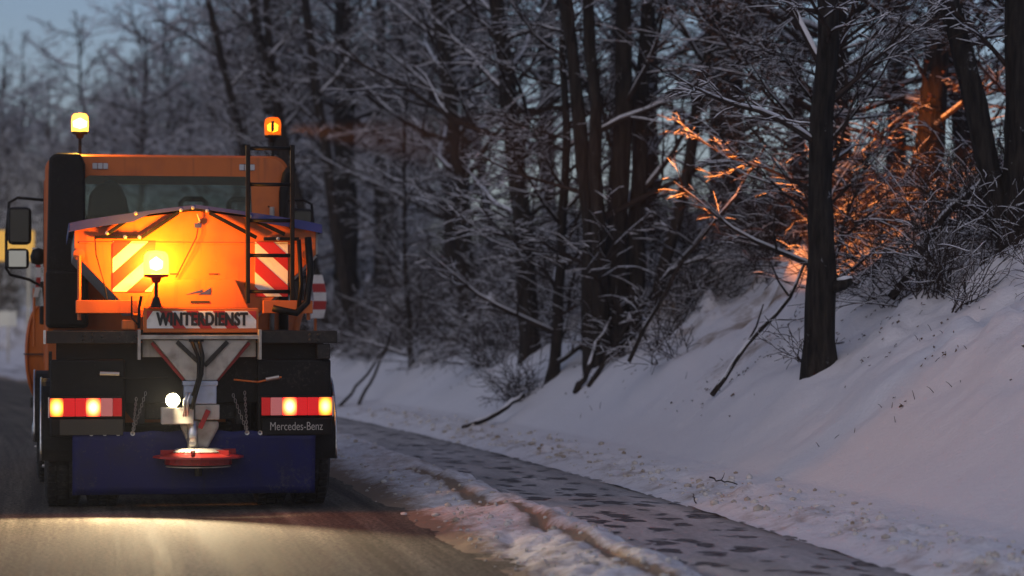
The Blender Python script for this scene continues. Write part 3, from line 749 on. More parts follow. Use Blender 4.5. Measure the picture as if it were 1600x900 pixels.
mb = MB(); rng = random.Random(9)
for i in range(1500):
    y = rng.uniform(22, 45); s_ = rng.choice((rng.uniform(1.6, 2.6), rng.uniform(2.2, 4.2), rng.uniform(2.4, 3.4)))
    x = float(path_x(y)) + s_
    cl = fbm(np.array(x * 1.1), np.array(y * 0.9), 99, 2)
    if cl < 0.6 or (y < 30 and rng.random() < 0.6): continue
    z = gz(x, y) + 0.012; r = rng.uniform(0.006, 0.024); a = rng.uniform(0, 6.28)
    vs = [(x + r * rng.uniform(.5, 1.2) * math.cos(a + k * 1.05), y + r * rng.uniform(.5, 1.2) * math.sin(a + k * 1.05), z + rng.uniform(0, 0.03) + (r * 0.4 * math.cos(a + k * 1.05))) for k in range(6)]
    vs.append((x, y, z + r * 0.6)); mb.add(vs, [(k, (k + 1) % 6, 6) for k in range(6)])
tag(mb.build('leaf_litter', M['litter'], fix=False), 'dark leaf litter and clumps showing through the snow slope', 'litter', kind='stuff')

mb = MB(); rng = random.Random(19)
for i in range(520):
    y = rng.uniform(23, 46); s_ = rng.uniform(1.3, 4.6); x = float(path_x(y)) + s_
    if float(fbm(np.array(x * 0.9), np.array(y * 0.7), 123, 3)) < 0.5 + (0.06 if s_ < 2 else 0): continue
    z = gz(x, y); h = rng.uniform(0.03, 0.11); a = rng.uniform(0, 6.28); t = rng.uniform(0.2, 1.3)
    d = Vector((math.cos(a) * t, math.sin(a) * t, 1)).normalized() * h
    p = Vector((x, y, z - 0.01)); tubefast(mb, [p, p + d * 0.6, p + d + Vector((0, 0, -h * 0.15 * t))], [0.004, 0.003, 0.002], 3)
tag(mb.build('dry_stems', M['twig'], fix=False), 'dry grass and weed stems poking through the snow slope', 'stems', kind='stuff')

# ------------------------------------------------------------------ roadside signs round the bend
e = empty('town_sign', (-14.55, 80.2, gz(-14.55, 80.2))); e.rotation_euler = (0, 0, R(6))
tag(e, 'bright yellow sign board at the picture edge behind the mirrors', 'sign')
box('board', M['sign_yellow'], e, -0.62, 0.62, -0.02, 0.02, 3.3, 4.2, 0.01)
for x in (-0.45, 0.45): MB().tube([(x, 0.05, -0.4), (x, 0.05, 4.15)], 0.035, 8).build('post', M['galv'], e)
e = empty('notice_sign', (-16.85, 92, gz(-16.85, 92))); tag(e, 'small pale sign on a thin post in the snow at the picture edge', 'sign')
box('board', M['sign_grey'], e, -0.34, 0.28, -0.02, 0.02, 1.2, 1.72, 0.01)
MB().tube([(0, 0.05, -0.4), (0, 0.05, 1.55)], 0.035, 8).build('post', M['galv'], e)

# ------------------------------------------------------------------ the winter service truck
# truck space: x to its right, y forward, z up; origin on the road under the tail
TX, TY, YAW = -2.674, 23.0, 0.165
truck = empty('winter_service_truck', (TX, TY, 0.0), YAW)
tag(truck, 'orange gritting truck with salt hopper, amber beacons and blue mud flap, seen from behind', 'truck')

def part(name, parent=truck): return empty(name, (0, 0, 0), 0, parent)
def lamp(name, kind, loc, color, power, parent, **kw):
    d = bpy.data.lights.new(name, kind); d.color = color; d.energy = power
    for k, v in kw.items(): setattr(d, k, v)
    o = bpy.data.objects.new(name, d); COL.objects.link(o); o.parent = parent; o.location = loc
    return o
def aim(o, v): o.rotation_euler = Vector(v).to_track_quat('-Z', 'Y').to_euler()

# chassis
ch = MB()
for sx in (-1, 1): ch.box(sx * 0.42 - 0.04, sx * 0.42 + 0.04, 0.25, 7.2, 0.72, 1.0)
for y in (0.3, 1.8, 3.2, 4.8, 6.5): ch.box(-0.38, 0.38, y, y + 0.1, 0.76, 0.96)
ch.build('chassis_frame', M['steel_dark'], truck, 0.01)
MB().tube([(-0.95, 0.95, 0.5), (0.95, 0.95, 0.5)], 0.09, 10).build('axle', M['steel_dark'], truck)
MB().tube([(-0.95, 4.6, 0.5), (0.95, 4.6, 0.5)], 0.08, 10).build('axle', M['steel_dark'], truck)
MB().lathe([(0.0, -0.2), (0.2, -0.16), (0.24, 0), (0.2, 0.16), (0, 0.2)], (0, 0.95, 0.5), 'y', 16).build('differential', M['steel_dark'], truck, smooth=True)
box('tank', M['steel_dark'], truck, -1.12, -0.55, 2.1, 3.5, 0.5, 1.05, 0.05)
box('tank', M['steel_dark'], truck, 0.55, 1.12, 2.1, 3.5, 0.5, 1.05, 0.05)
box('rear_panel', M['black'], truck, -1.12, 1.12, 0.16, 0.2, 0.9, 1.41, 0.01)
box('floor_pan', M['black'], truck, -1.15, 1.15, 0.3, 4.6, 1.42, 1.5, 0.01)

# wheels
def wheel(y, sx, xo, wid):
    wl = part('wheel')
    r = 0.5; x1 = sx * xo; x0 = sx * (xo - wid)
    def X(t): return x1 + (x0 - x1) * t
    MB().lathe([(0.29, X(0.04)), (0.33, X(0.0)), (0.42, X(-0.01)), (0.475, X(0.05)), (0.497, X(0.12)), (0.5, X(0.3)), (0.492, X(0.31)), (0.492, X(0.35)), (0.5, X(0.36)), (0.5, X(0.64)), (0.492, X(0.65)), (0.492, X(0.69)), (0.5, X(0.7)), (0.497, X(0.88)), (0.475, X(0.95)), (0.42, X(1.01)), (0.33, X(1)), (0.29, X(0.96))], (0, y, r), 'x', 36).build('tyre', M['rubber'], wl, smooth=True)
    lug = MB()
    for k in range(40):
        a = 2 * PI * k / 40; m_ = Matrix.Rotation(a, 3, 'X')
        for t in (0.2, 0.5, 0.8): lug.obox(Vector((X(t), y, r)) + m_ @ Vector((0, 0, 0.5)), m_, wid * 0.11, 0.022, 0.008)
    lug.build('tread', M['rubber'], wl)['kind'] = 'stuff'
    rim = MB().lathe([(0.3, X(0.0)), (0.305, X(-0.02)), (0.285, X(-0.02)), (0.27, X(0.06)), (0.24, X(0.2)), (0.2, X(0.24) if xo > 1 else X(0.2)), (0.16, X(0.05)), (0.11, X(0.0)), (0.1, X(-0.12)), (0.05, X(-0.16)), (0.0, X(-0.16))], (0, y, r), 'x', 32)
    rim.build('rim', M['alu'], wl, smooth=True)
    nut = MB()
    for k in range(10):
        a = 2 * PI * k / 10; nut.lathe([(0.014, X(0.02)), (0.014, X(-0.08)), (0.0, X(-0.09))], (0, y + 0.165 * math.cos(a), r + 0.165 * math.sin(a)), 'x', 6)
    nut.build('wheel_nuts', M['alu'], wl)['kind'] = 'stuff'
for sx in (-1, 1):
    wheel(0.95, sx, 1.21, 0.3); wheel(0.95, sx, 0.86, 0.28); wheel(4.6, sx, 1.3, 0.32)
# mudguards
for sx in (-1, 1):
    for (y, name) in ((0.95, 'mudguard'), (4.6, 'mudguard')):
        g = MB(); r1, r2 = 0.585, 0.6; n = 22; a0, a1 = R(-8), R(188)
        xm = 1.235 if y < 2 else 1.315; xa, xb = sx * 0.6, sx * xm
        ring = []
        for k in range(n + 1):
            a = a0 + (a1 - a0) * k / n
            for (x, r_) in ((xa, r1), (xb, r1), (xb, r2), (xa, r2)): ring.append((x, y + r_ * math.cos(a), 0.5 + r_ * math.sin(a)))
        fs = []
        for k in range(n):
            for j in range(4): fs.append((k * 4 + j, k * 4 + (j + 1) % 4, (k + 1) * 4 + (j + 1) % 4, (k + 1) * 4 + j))
        g.add(ring, fs); gp = g.build(name, M['black'], truck, smooth=False)
        pts = [(sx * (xm + 0.01), y + 0.6 * math.cos(a0 + (a1 - a0) * k / n), 0.5 + 0.6 * math.sin(a0 + (a1 - a0) * k / n)) for k in range(n + 1)]
        MB().tube(pts, 0.011, 6).build('edge_trim', M['alu'], gp, smooth=True)
# side guard rails
for sx in (-1, 1):
    for z in (0.62, 0.9): box('side_rail', M['alu'], truck, sx * 1.2 - 0.015, sx * 1.2 + 0.015, 1.75, 3.9, z - 0.05, z + 0.05, 0.008)
    for y in (2.0, 3.6): box('rail_bracket', M['steel_dark'], truck, sx * 1.17 - 0.015, sx * 1.17 + 0.015, y, y + 0.06, 0.55, 1.3, 0)
    sm = part('side_marker'); MB().box(sx * 1.225 - 0.02, sx * 1.225 + 0.02, 1.66, 1.74, 0.98, 1.04).build('lens', M['lens_red'], sm)

# tail beam with bolts
for (x0, x1) in ((-1.2, -0.43), (0.56, 1.215)):
    bm_ = box('rear_beam', M['steel_dark'], truck, x0, x1, -0.02, 0.1, 1.405, 1.51, 0.006)
    cx = -0.86 if x0 < 0 else 1.02
    for dx in (-0.035, 0.035):
        for z in (1.435, 1.478): MB().lathe([(0.011, -0.034), (0.011, -0.02), (0, -0.0345)], (cx + dx, 0, z), 'y', 6).build('bolt', M['bolt'], bm_)
    for dx in (0.12, 0.26, 0.4) if x0 < 0 else ():
        MB().lathe([(0.009, -0.03), (0.009, -0.02), (0, -0.031)], (cx + dx, 0, 1.46), 'y', 6).build('bolt', M['bolt'], bm_)
box('beam_end', M['alu'], truck, -1.225, -1.203, -0.025, 0.1, 1.4, 1.515, 0.004)
box('corner_post', M['steel_dark'], truck, 1.05, 1.16, 0.0, 0.14, 1.27, 1.4, 0.01)
# mudguard end panels behind the lamps
for sx in (-1, 1):
    box('mudguard_panel', M['black'], truck, sx * 0.86 - 0.31, sx * 0.86 + 0.31, 0.06, 0.155, 0.63, 1.27, 0.02)

# tail lamps: segments from the outside in
def tail_lamp(sx):
    t = part('tail_lamp')
    MB().box(*sorted((sx * 1.172, sx * 0.57)), -0.0, 0.055, 0.785, 0.965).build('housing', M['black'], t, 0.01)
    segs = [(1.17, 1.06, 'lens_hot'), (1.057, 0.965, 'lens_red'), (0.962, 0.878, 'lens_red'), (0.875, 0.755, 'lens_hot2'), (0.752, 0.655, 'lens_pale'), (0.652, 0.58, 'lens_reddim')]
    for (a, b, m_) in segs: MB().box(*sorted((sx * a, sx * b)), -0.03, -0.002, 0.8, 0.95).build('lens', M[m_], t, 0.006)
    for xc in (1.11, 0.815):
        lp = lamp('tail_light', 'SPOT', (sx * xc, -0.05, 0.875), (1.0, 0.05, 0.02), 6.0, t, shadow_soft_size=0.05, spot_size=R(150), spot_blend=0.8)
        aim(lp, (0, -1, -0.35))
    MB().box(*sorted((sx * 1.185, sx * 1.174)), -0.02, 0.05, 0.79, 0.96).build('end_cap', M['lens_off'], t)
tail_lamp(-1); tail_lamp(1)
np_ = box('number_plate', M['plate'], truck, -1.09, -0.57, -0.01, 0.01, 0.645, 0.775, 0.004)
box('plate_holder', M['black'], truck, -1.16, -0.55, 0.014, 0.05, 0.635, 0.78, 0.01)
bb = box('badge_panel', M['black'], truck, 0.585, 1.17, 0.0, 0.05, 0.63, 0.78, 0.01)

def text(s, size, mat_, parent, loc, name='lettering', ext=0.002, off=0.0, sx=1.0, rot=(PI / 2, 0, 0), sp_=1.0):
    c = bpy.data.curves.new(name, 'FONT'); c.body = s; c.size = size; c.align_x = 'CENTER'; c.align_y = 'CENTER'; c.extrude = ext; c.offset = off; c.space_character = sp_
    t = bpy.data.objects.new('tmp', c); COL.objects.link(t)
    dg = bpy.context.evaluated_depsgraph_get(); me = bpy.data.meshes.new_from_object(t.evaluated_get(dg))
    bpy.data.objects.remove(t); me.materials.clear(); me.materials.append(mat_)
    o = link(name, me, parent, loc); o.rotation_euler = rot; o.scale = (sx, 1, 1)
    return o
text('Mercedes-Benz', 0.1, M['chrome_letter'], bb, (0.873, -0.004, 0.705), sx=0.72, off=-0.0005)

# blue mud flap
fl = MB(); nx, nz = 40, 8
for j in range(nz + 1):
    for i in range(nx + 1):
        u, v = i / nx, j / nz
        fl.v.append((-0.985 + 2.02 * u, 0.02 + 0.03 * math.sin(u * 9) * (1 - v) + 0.02 * (1 - v), 0.145 + (0.515 - 0.012 * math.cos(u * 24) ** 2 + 0.02 * math.sin(u * PI)) * v))
for j in range(nz):
    for i in range(nx): a = j * (nx + 1) + i; fl.f.append((a, a + 1, a + nx + 2, a + nx + 1)); fl.m.append(0)
fo = fl.build('mud_flap', M['blue_flap'], truck, smooth=True); md = fo.modifiers.new('thick', 'SOLIDIFY'); md.thickness = 0.012
for x in (-0.83, -0.72, -0.61, -0.49, 0.46, 0.57, 0.7):
    MB().lathe([(0.008, -0.004), (0.02, -0.006), (0.02, 0.0)], (x, 0.01, 0.655), 'y', 12).build('eyelet', M['bolt'], fo)
for (xa, xb, z1) in ((-0.49, -0.46, 0.95), (-0.49, -0.38, 1.0), (0.46, 0.44, 1.0), (0.46, 0.34, 0.98)):
    c = MB(); n = 14
    for k in range(n):
        f = (k + 0.5) / n; p = Vector((xa + (xb - xa) * f, 0.0, 0.66 + (z1 - 0.66) * f)); hor = k % 2
        pts = [p + Vector(((0.009 * math.cos(t) if hor else 0), (0 if hor else 0.009 * math.cos(t)), 0.018 * math.sin(t))) for t in [i * PI / 4 for i in range(9)]]
        c.tube(pts, 0.003, 4, cap=False)
    c.build('chain', M['bolt'], truck)
# cable runs and small fittings on the dark rear panel
MB().tube([(-0.78, 0.05, 1.15), (-0.5, 0.02, 1.11), (-0.2, 0.0, 1.12)], 0.008, 6).build('cable', M['black'], truck)
MB().tube([(-0.76, 0.03, 1.155), (-0.6, 0.03, 1.15)], 0.018, 8).build('coupling', M['bolt'], truck)
MB().tube([(0.35, 0.03, 1.1), (0.55, 0.02, 1.08), (0.75, 0.03, 1.12)], 0.008, 6).build('cable', M['orange'], truck)
MB().tube([(0.62, 0.03, 1.1), (0.73, 0.03, 1.12)], 0.018, 8).build('coupling', M['bolt'], truck)
box('sticker', M['galv'], truck, -0.9, -0.83, 0.145, 0.158, 1.14, 1.23, 0)

# ------------------------------------------------------------------ hopper
hp = part('salt_hopper')
HX = 0.05; W = 1.02; Y0, Y1 = 0.36, 4.3
Z = dict(top=2.40, apex=2.53, knee=2.16, bot=1.64)
out = [(-W, Z['top']), (-W, Z['knee']), (-0.52, Z['bot']), (0.52, Z['bot']), (W, Z['knee']), (W, Z['top']), (0, Z['apex'])]
MB().prism([(x + HX, z) for x, z in out], Y0, Y0 + 0.03).build('rear_panel', M['orange'], hp, 0.004)
for sx in (-1, 1):
    MB().add([(HX + sx * W, Y0 + 0.033, Z['top']), (HX + sx * W, Y1, Z['top']), (HX + sx * W, Y1, Z['knee']), (HX + sx * W, Y0 + 0.033, Z['knee'])], [(0, 1, 2, 3)]).build('side_panel', M['galv'], hp, fix=False).modifiers.new('t', 'SOLIDIFY').thickness = 0.02
    MB().add([(HX + sx * W, Y0 + 0.033, Z['knee'] - 0.004), (HX + sx * W, Y1, Z['knee'] - 0.004), (HX + sx * 0.52, Y1, Z['bot']), (HX + sx * 0.52, Y0 + 0.033, Z['bot'])], [(0, 1, 2, 3)]).build('slope_panel', M['galv'], hp, fix=False).modifiers.new('t', 'SOLIDIFY').thickness = 0.02
MB().prism([(x + HX, z) for x, z in out], Y1, Y1 + 0.03).build('front_panel', M['orange'], hp)
box('crease', M['orange'], hp, HX - 0.98, HX + 0.98, Y0 - 0.012, Y0 - 0.002, 2.245, 2.26, 0.003)
# tarpaulin roof with blue edge
tp = MB(); n = 16; prof = []
for i in range(n + 1):
    x = -1.06 + 2.12 * i / n; f = 1 - abs(x) / 1.06
    prof.append((x + HX, 2.415 + 0.16 * f ** 0.85))
ny = 12
for j in range(ny + 1):
    y = Y0 - 0.06 + (Y1 + 0.12 - Y0) * j / ny
    for i, (x, z) in enumerate(prof): tp.v.append((x, y, z + 0.018 * math.sin(j * PI / 2 + i) * (0 < j < ny) * (0 < i < n)))
for j in range(ny):
    for i in range(n): a = j * (n + 1) + i; tp.f.append((a, a + 1, a + n + 2, a + n + 1)); tp.m.append(0)
tpo = tp.build('tarpaulin', M['blue_tarp'], hp, smooth=True); tpo.modifiers.new('t', 'SOLIDIFY').thickness = 0.012
hem = MB()
for i in range(n):
    (x0, z0), (x1, z1) = prof[i], prof[i + 1]
    d0 = 0.075 if abs(x0 - HX) > 0.5 else 0.03; d1 = 0.075 if abs(x1 - HX) > 0.5 else 0.03
    hem.add([(x0, Y0 - 0.066, z0), (x1, Y0 - 0.066, z1), (x1, Y0 - 0.07, z1 - d1), (x0, Y0 - 0.07, z0 - d0)], [(0, 1, 2, 3)])
hem.build('hem', M['blue_tarp'], tpo, fix=False).modifiers.new('t', 'SOLIDIFY').thickness = 0.01
hem = MB(); hem.box(HX - 1.068, HX - 1.058, Y0 - 0.06, Y1 + 0.06, 2.34, 2.415); hem.box(HX + 1.058, HX + 1.068, Y0 - 0.06, Y1 + 0.06, 2.34, 2.415)
hem.build('side_hem', M['blue_tarp'], tpo)
# roof bow struts and brackets on the rear panel
def bar(name, a, b, w_, m_, parent):
    a = Vector(a); b = Vector(b); d = b - a; q = d.to_track_quat('X', 'Z').to_matrix()
    mb = MB(); mb.obox((a + b) / 2, q, d.length / 2, 0.012, w_); return mb.build(name, m_, parent, 0.003)
YB = Y0 - 0.045
for (x0, z0, x1, z1) in ((-0.46, 2.49, -0.7, 2.325), (-0.1, 2.51, -0.42, 2.29), (0.16, 2.51, 0.56, 2.3), (0.5, 2.47, 0.8, 2.33)):
    bar('strut', (x0, YB, z0), (x1, YB - 0.006, z1), 0.016, M['black'], hp)
box('bracket', M['black'], hp, -0.8, -0.42, YB - 0.03, YB + 0.02, 2.285, 2.31, 0.004)
box('bracket', M['black'], hp, 0.62, 0.92, YB - 0.03, YB + 0.02, 2.275, 2.305, 0.004)
for (x, z) in ((-0.46, 2.5), (-0.08, 2.53), (0.02, 2.55), (0.14, 2.525), (0.5, 2.48), (-0.43, 2.3), (-0.55, 2.3), (0.74, 2.29), (-0.7, 2.33)):
    MB().lathe([(0.0, -0.035), (0.016, -0.03), (0.016, 0.03)], (x, YB - 0.01, z), 'y', 10).build('pivot', M['bolt'], hp)
box('head_bracket', M['black'], hp, -0.09, 0.17, YB - 0.02, YB + 0.01, 2.52, 2.545, 0.004)
box('buckle', M['blue_tarp'], hp, 0.035, 0.095, YB - 0.012, YB + 0.01, 2.38, 2.42, 0.004)
MB().tube([(0.06, YB, 2.5), (0.08, YB, 2.44), (0.065, YB, 2.42)], 0.009, 6).build('strap', M['galv'], hp)
MB().tube([(0.065, YB, 2.38), (0.05, YB - 0.02, 2.3), (0.0, YB - 0.03, 2.2), (-0.06, YB - 0.02, 2.08), (-0.12, YB, 1.96)], 0.005, 5).build('strap', M['red'], hp)
MB().tube([(-0.8, YB - 0.02, 2.3), (-0.79, YB - 0.03, 2.15), (-0.72, YB - 0.04, 1.9), (-0.69, YB - 0.05, 1.74), (-0.66, YB - 0.05, 1.69), (-0.63, YB - 0.05, 1.73), (-0.63, YB - 0.04, 1.8)], 0.005, 5).build('strap', M['black'], hp, smooth=True)
# warning boards
def board(x0, x1, z0, z1, flip):
    b = box('warning_board', M['white'], hp, x0, x1, Y0 - 0.012, Y0 - 0.002, z0, z1, 0.002)
    s_ = MB(); w_, h = x1 - x0, z1 - z0
    def clip(poly):
        for (ax, val, sg) in ((0, x0, 1), (0, x1, -1), (1, z0, 1), (1, z1, -1)):
            o_ = []
            for i in range(len(poly)):
                p, q = poly[i], poly[(i + 1) % len(poly)]; a = (p[ax] - val) * sg; c = (q[ax] - val) * sg
                if a >= 0: o_.append(p)
                if a * c < 0: t = a / (a - c); o_.append((p[0] + (q[0] - p[0]) * t, p[1] + (q[1] - p[1]) * t))
            poly = o_
            if len(poly) < 3: return None
        return poly
    k = 0.135; st = 0.26
    for i in range(-4, 6):
        c0 = z0 + i * st - (0.05 if flip else -0.02)
        d = -0.9 if flip else 0.9
        xs0, xs1 = x0 - 0.05, x1 + 0.05
        p = clip([(xs0, c0 + (xs0 - x0) * d), (xs1, c0 + (xs1 - x0) * d), (xs1, c0 + k + (xs1 - x0) * d), (xs0, c0 + k + (xs0 - x0) * d)])
        if p: s_.prism(p, Y0 - 0.0155, Y0 - 0.0125)
    s_.build('red_stripe', M['redsheet'], b)
board(-0.65, -0.29, 1.84, 2.265, False); board(0.55, 0.83, 1.8, 2.265, True)
# lower cover with slots and blue mark
cov = MB().prism([(HX - 0.33, 1.94), (HX - 0.44, 1.70), (HX + 0.44, 1.70), (HX + 0.33, 1.94)], Y0 - 0.1, Y0 - 0.004).build('discharge_cover', M['orange'], hp, 0.006)
box('slot', M['ink'], cov, -0.17, -0.1, Y0 - 0.01, Y0 - 0.003, 1.985, 1.997, 0); box('slot', M['ink'], cov, 0.16, 0.24, Y0 - 0.01, Y0 - 0.003, 1.985, 1.997, 0)
box('slot', M['ink'], cov, 0.0, 0.16, Y0 - 0.108, Y0 - 0.103, 1.745, 1.762, 0)
MB().prism([(-0.04, 1.815), (0.1, 1.86), (0.1, 1.835)], Y0 - 0.106, Y0 - 0.102).build('blue_mark', M['blue_tarp'], cov)
MB().prism([(0.105, 1.833), (0.17, 1.875), (0.17, 1.815), (0.06, 1.815)], Y0 - 0.106, Y0 - 0.102).build('blue_mark', M['blue_tarp'], cov)
box('beacon_foot', M['black'], hp, -0.36, -0.24, -0.09, 0.03, 1.702, 1.712, 0)
box('hopper_foot', M['orange'], hp, HX - 0.47, HX + 0.47, Y0 - 0.14, Y0 + 0.0, 1.62, 1.69, 0.006)
# cross rail under the hopper and its upright rods
box('cross_rail', M['orange'], hp, -0.96, -0.45, 0.1, 0.2, 1.655, 1.765, 0.006)
box('cross_rail', M['orange'], hp, 0.6, 1.02, 0.1, 0.2, 1.655, 1.765, 0.006)
for x in (-0.93, 0.99):
    MB().tube([(x, 0.18, 1.6), (x, 0.2, 2.14)], 0.016, 8).build('upright_rod', M['orange'], hp)
    MB().lathe([(0, -0.02), (0.05, -0.015), (0.05, 0.1)], (x, 0.24, 2.15), 'y', 14).build('rod_boss', M['orange'], hp)
MB().tube([(-0.5, 0.0, 1.8), (-0.5, 0.0, 1.62), (-0.44, -0.02, 1.55)], 0.008, 6).build('hose', M['black'], hp)
MB().tube([(-0.42, -0.02, 1.8), (-0.44, 0.0, 1.7), (-0.44, -0.0, 1.53)], 0.014, 6).build('lever', M['black'], hp)
box('valve_block', M['orange'], hp, -0.58, -0.47, 0.0, 0.1, 1.52, 1.6, 0.01)
# big hydraulic hose looping on the right
MB().tube([(0.98, 0.12, 2.3), (1.0, 0.1, 2.0), (0.97, 0.1, 1.75), (0.88, 0.08, 1.66), (0.76, 0.08, 1.68), (0.68, 0.08, 1.7)], 0.03, 8).build('hose', M['black'], hp, smooth=True)
MB().tube([(0.9, 0.08, 2.28), (0.92, 0.08, 1.9), (0.9, 0.1, 1.7)], 0.018, 8).build('hose', M['black'], hp, smooth=True)

# ------------------------------------------------------------------ ladder
ld = part('ladder')
for x in (0.475, 0.85): MB().box(x - 0.018, x + 0.018, 0.12, 0.17, 1.74, 3.08).build('side_rail', M['black'], ld, 0.006)
for z in (3.05, 2.745, 2.44, 2.145, 1.84): MB().tube([(0.49, 0.145, z), (0.835, 0.145, z)], 0.016, 8).build('rung', M['black'], ld, smooth=True)
for z in (2.4, 1.9):
    for x in (0.475, 0.85): MB().box(x - 0.012, x + 0.012, 0.17, Y0 - 0.003, z - 0.02, z + 0.02).build('stay', M['black'], ld)

# ------------------------------------------------------------------ lettered board
sg = part('sign_board')
SX0, SX1 = -0.375, 0.535
box('frame', M['orange'], sg, SX0 - 0.03, SX1 + 0.02, 0.0, 0.06, 1.495, 1.7, 0.006)
box('face', M['white'], sg, SX0, SX1, -0.008, -0.001, 1.53, 1.675, 0.002)
rs = MB()
for x in (-0.375, -0.15, 0.07, 0.29, 0.5):
    a = 0.1; pl = [(x, 1.53), (x + a, 1.53), (x + a - 0.12, 1.675), (x - 0.12, 1.675)] if x > -0.3 else [(x, 1.6), (x, 1.675), (x + 0.05, 1.675)]
    if x > 0.45: pl = [(0.535, 1.6), (0.535, 1.675), (0.46, 1.675)]
    rs.prism(pl, -0.0115, -0.0085)
rs.build('red_stripe', M['redsheet'], sg)
t1 = text('WINTERDIENST', 0.15, M['ink'], sg, (0.085, -0.0145, 1.601), sx=0.655, off=0.003, sp_=1.1)
for kx, ky in ((-0.0045, -0.0005), (0.0045, -0.001), (0.0, -0.0015)):
    q_ = link('lettering', t1.data, sg, (0.085 + kx, -0.0145 + ky, 1.601 + (0.003 if kx == 0 else 0))); q_.rotation_euler = t1.rotation_euler; q_.scale = t1.scale
# alloy shelf and chute
cs = part('spreader_chute')
box('shelf', M['galv'], cs, -0.43, 0.555, -0.12, 0.1, 1.44, 1.475, 0.004)
box('shelf_back', M['galv'], cs, -0.41, 0.535, 0.03, 0.06, 1.29, 1.438, 0.004)
for x in (-0.44, 0.56): box('end_plate', M['galv'], cs, x - 0.012, x + 0.012, -0.13, 0.08, 1.27, 1.52, 0.003)
MB().prism([(-0.33, 1.435), (0.47, 1.435), (0.2, 1.095), (-0.05, 1.095)], -0.09, 0.025).build('funnel', M['galv'], cs, 0.006)
bar('funnel_rib', (-0.13, -0.1, 1.42), (0.05, -0.1, 1.25), 0.018, M['steel_dark'], cs)
bar('funnel_rib', (0.29, -0.1, 1.42), (0.1, -0.1, 1.22), 0.018, M['steel_dark'], cs)
bar('red_edge', (-0.335, -0.03, 1.41), (-0.07, -0.03, 1.1), 0.014, M['red'], cs)
bar('red_edge', (0.475, -0.03, 1.41), (0.21, -0.03, 1.1), 0.014, M['red'], cs)
MB().tube([(0.05, -0.12, 1.43), (0.08, -0.14, 1.3), (0.07, -0.16, 1.15), (0.02, -0.18, 0.98), (-0.01, -0.18, 0.86)], 0.018, 8).build('hydraulic_hose', M['black'], cs, smooth=True)
MB().tube([(-0.01, -0.12, 1.43), (0.05, -0.15, 1.28), (0.045, -0.17, 1.12), (0.0, -0.18, 0.97)], 0.015, 8).build('hydraulic_hose', M['black'], cs, smooth=True)
for x in (0.0, 0.06): MB().lathe([(0.03, 1.42), (0.03, 1.437)], (x, -0.12, 0), 'z', 8).build('hose_fitting', M['black'], cs)
for x in (-0.045, -0.02): MB().tube([(x, -0.19, 1.0), (x - 0.025, -0.2, 0.93), (x - 0.03, -0.2, 0.8)], 0.013, 8).build('fitting', M['alu'], cs, smooth=True)
box('feed_box', M['bluebox'], cs, -0.07, 0.2, -0.1, 0.05, 0.9, 1.09, 0.01)
box('feed_lid', M['bluebox'], cs, -0.08, 0.21, -0.11, 0.06, 1.055, 1.092, 0.006)
box('drive_box', M['galv'], cs, -0.26, 0.01, -0.17, 0.0, 0.735, 0.875, 0.008)
box('drive_plate', M['galv'], cs, 0.02, 0.225, -0.1, 0.02, 0.77, 0.895, 0.006)
bar('red_lever', (0.13, -0.12, 0.85), (0.06, -0.12, 0.7), 0.02, M['red'], cs)
MB().prism([(-0.09, 0.76), (0.22, 0.76), (0.225, 0.71), (0.13, 0.53), (-0.02, 0.53), (-0.095, 0.71)], -0.06, 0.06).build('drop_tube', M['galv'], cs, 0.02)
MB().tube([(0.0, -0.1, 0.76), (0.0, -0.1, 0.53)], 0.045, 10).build('motor', M['alu'], cs, smooth=True)
for z in (0.63, 0.575): MB().box(-0.03, 0.025, -0.155, -0.147, z - 0.008, z + 0.008).build('clip', M['alu'], cs)
sp = part('spinner_disc')
MB().lathe([(0.0, 0.525), (0.17, 0.525), (0.26, 0.49), (0.375, 0.47), (0.378, 0.455), (0.26, 0.455), (0.0, 0.455)], (0.05, -0.08, 0), 'z', 12).build('plate', M['red'], sp)
MB().lathe([(0.0, 0.534), (0.12, 0.533), (0.18, 0.529), (0.235, 0.507)], (0.05, -0.08, 0), 'z', 12).build('lit_top_cap', M['galv'], sp)  # pale cap added: lamplight on the disc top, put into its colour
MB().lathe([(0.0, 0.452), (0.28, 0.452), (0.28, 0.4), (0.0, 0.39)], (0.05, -0.08, 0), 'z', 24).build('lower_plate', M['red'], sp)
MB().lathe([(0.0, 0.388), (0.27, 0.388), (0.27, 0.38), (0, 0.38)], (0.05, -0.08, 0), 'z', 24).build('rim_ring', M['galv'], sp)
for k in range(6):
    a = k * PI / 3 + 0.3; m_ = Matrix.Rotation(a, 3, 'Z'); MB().obox(Vector((0.05, -0.08, 0.503)) + m_ @ Vector((0.24, 0, 0)), m_, 0.09, 0.006, 0.02).build('vane', M['red'], sp)
MB().tube([(0.05, -0.08, 0.38), (0.05, -0.08, 0.3)], 0.03, 8).build('hub', M['steel_dark'], sp)
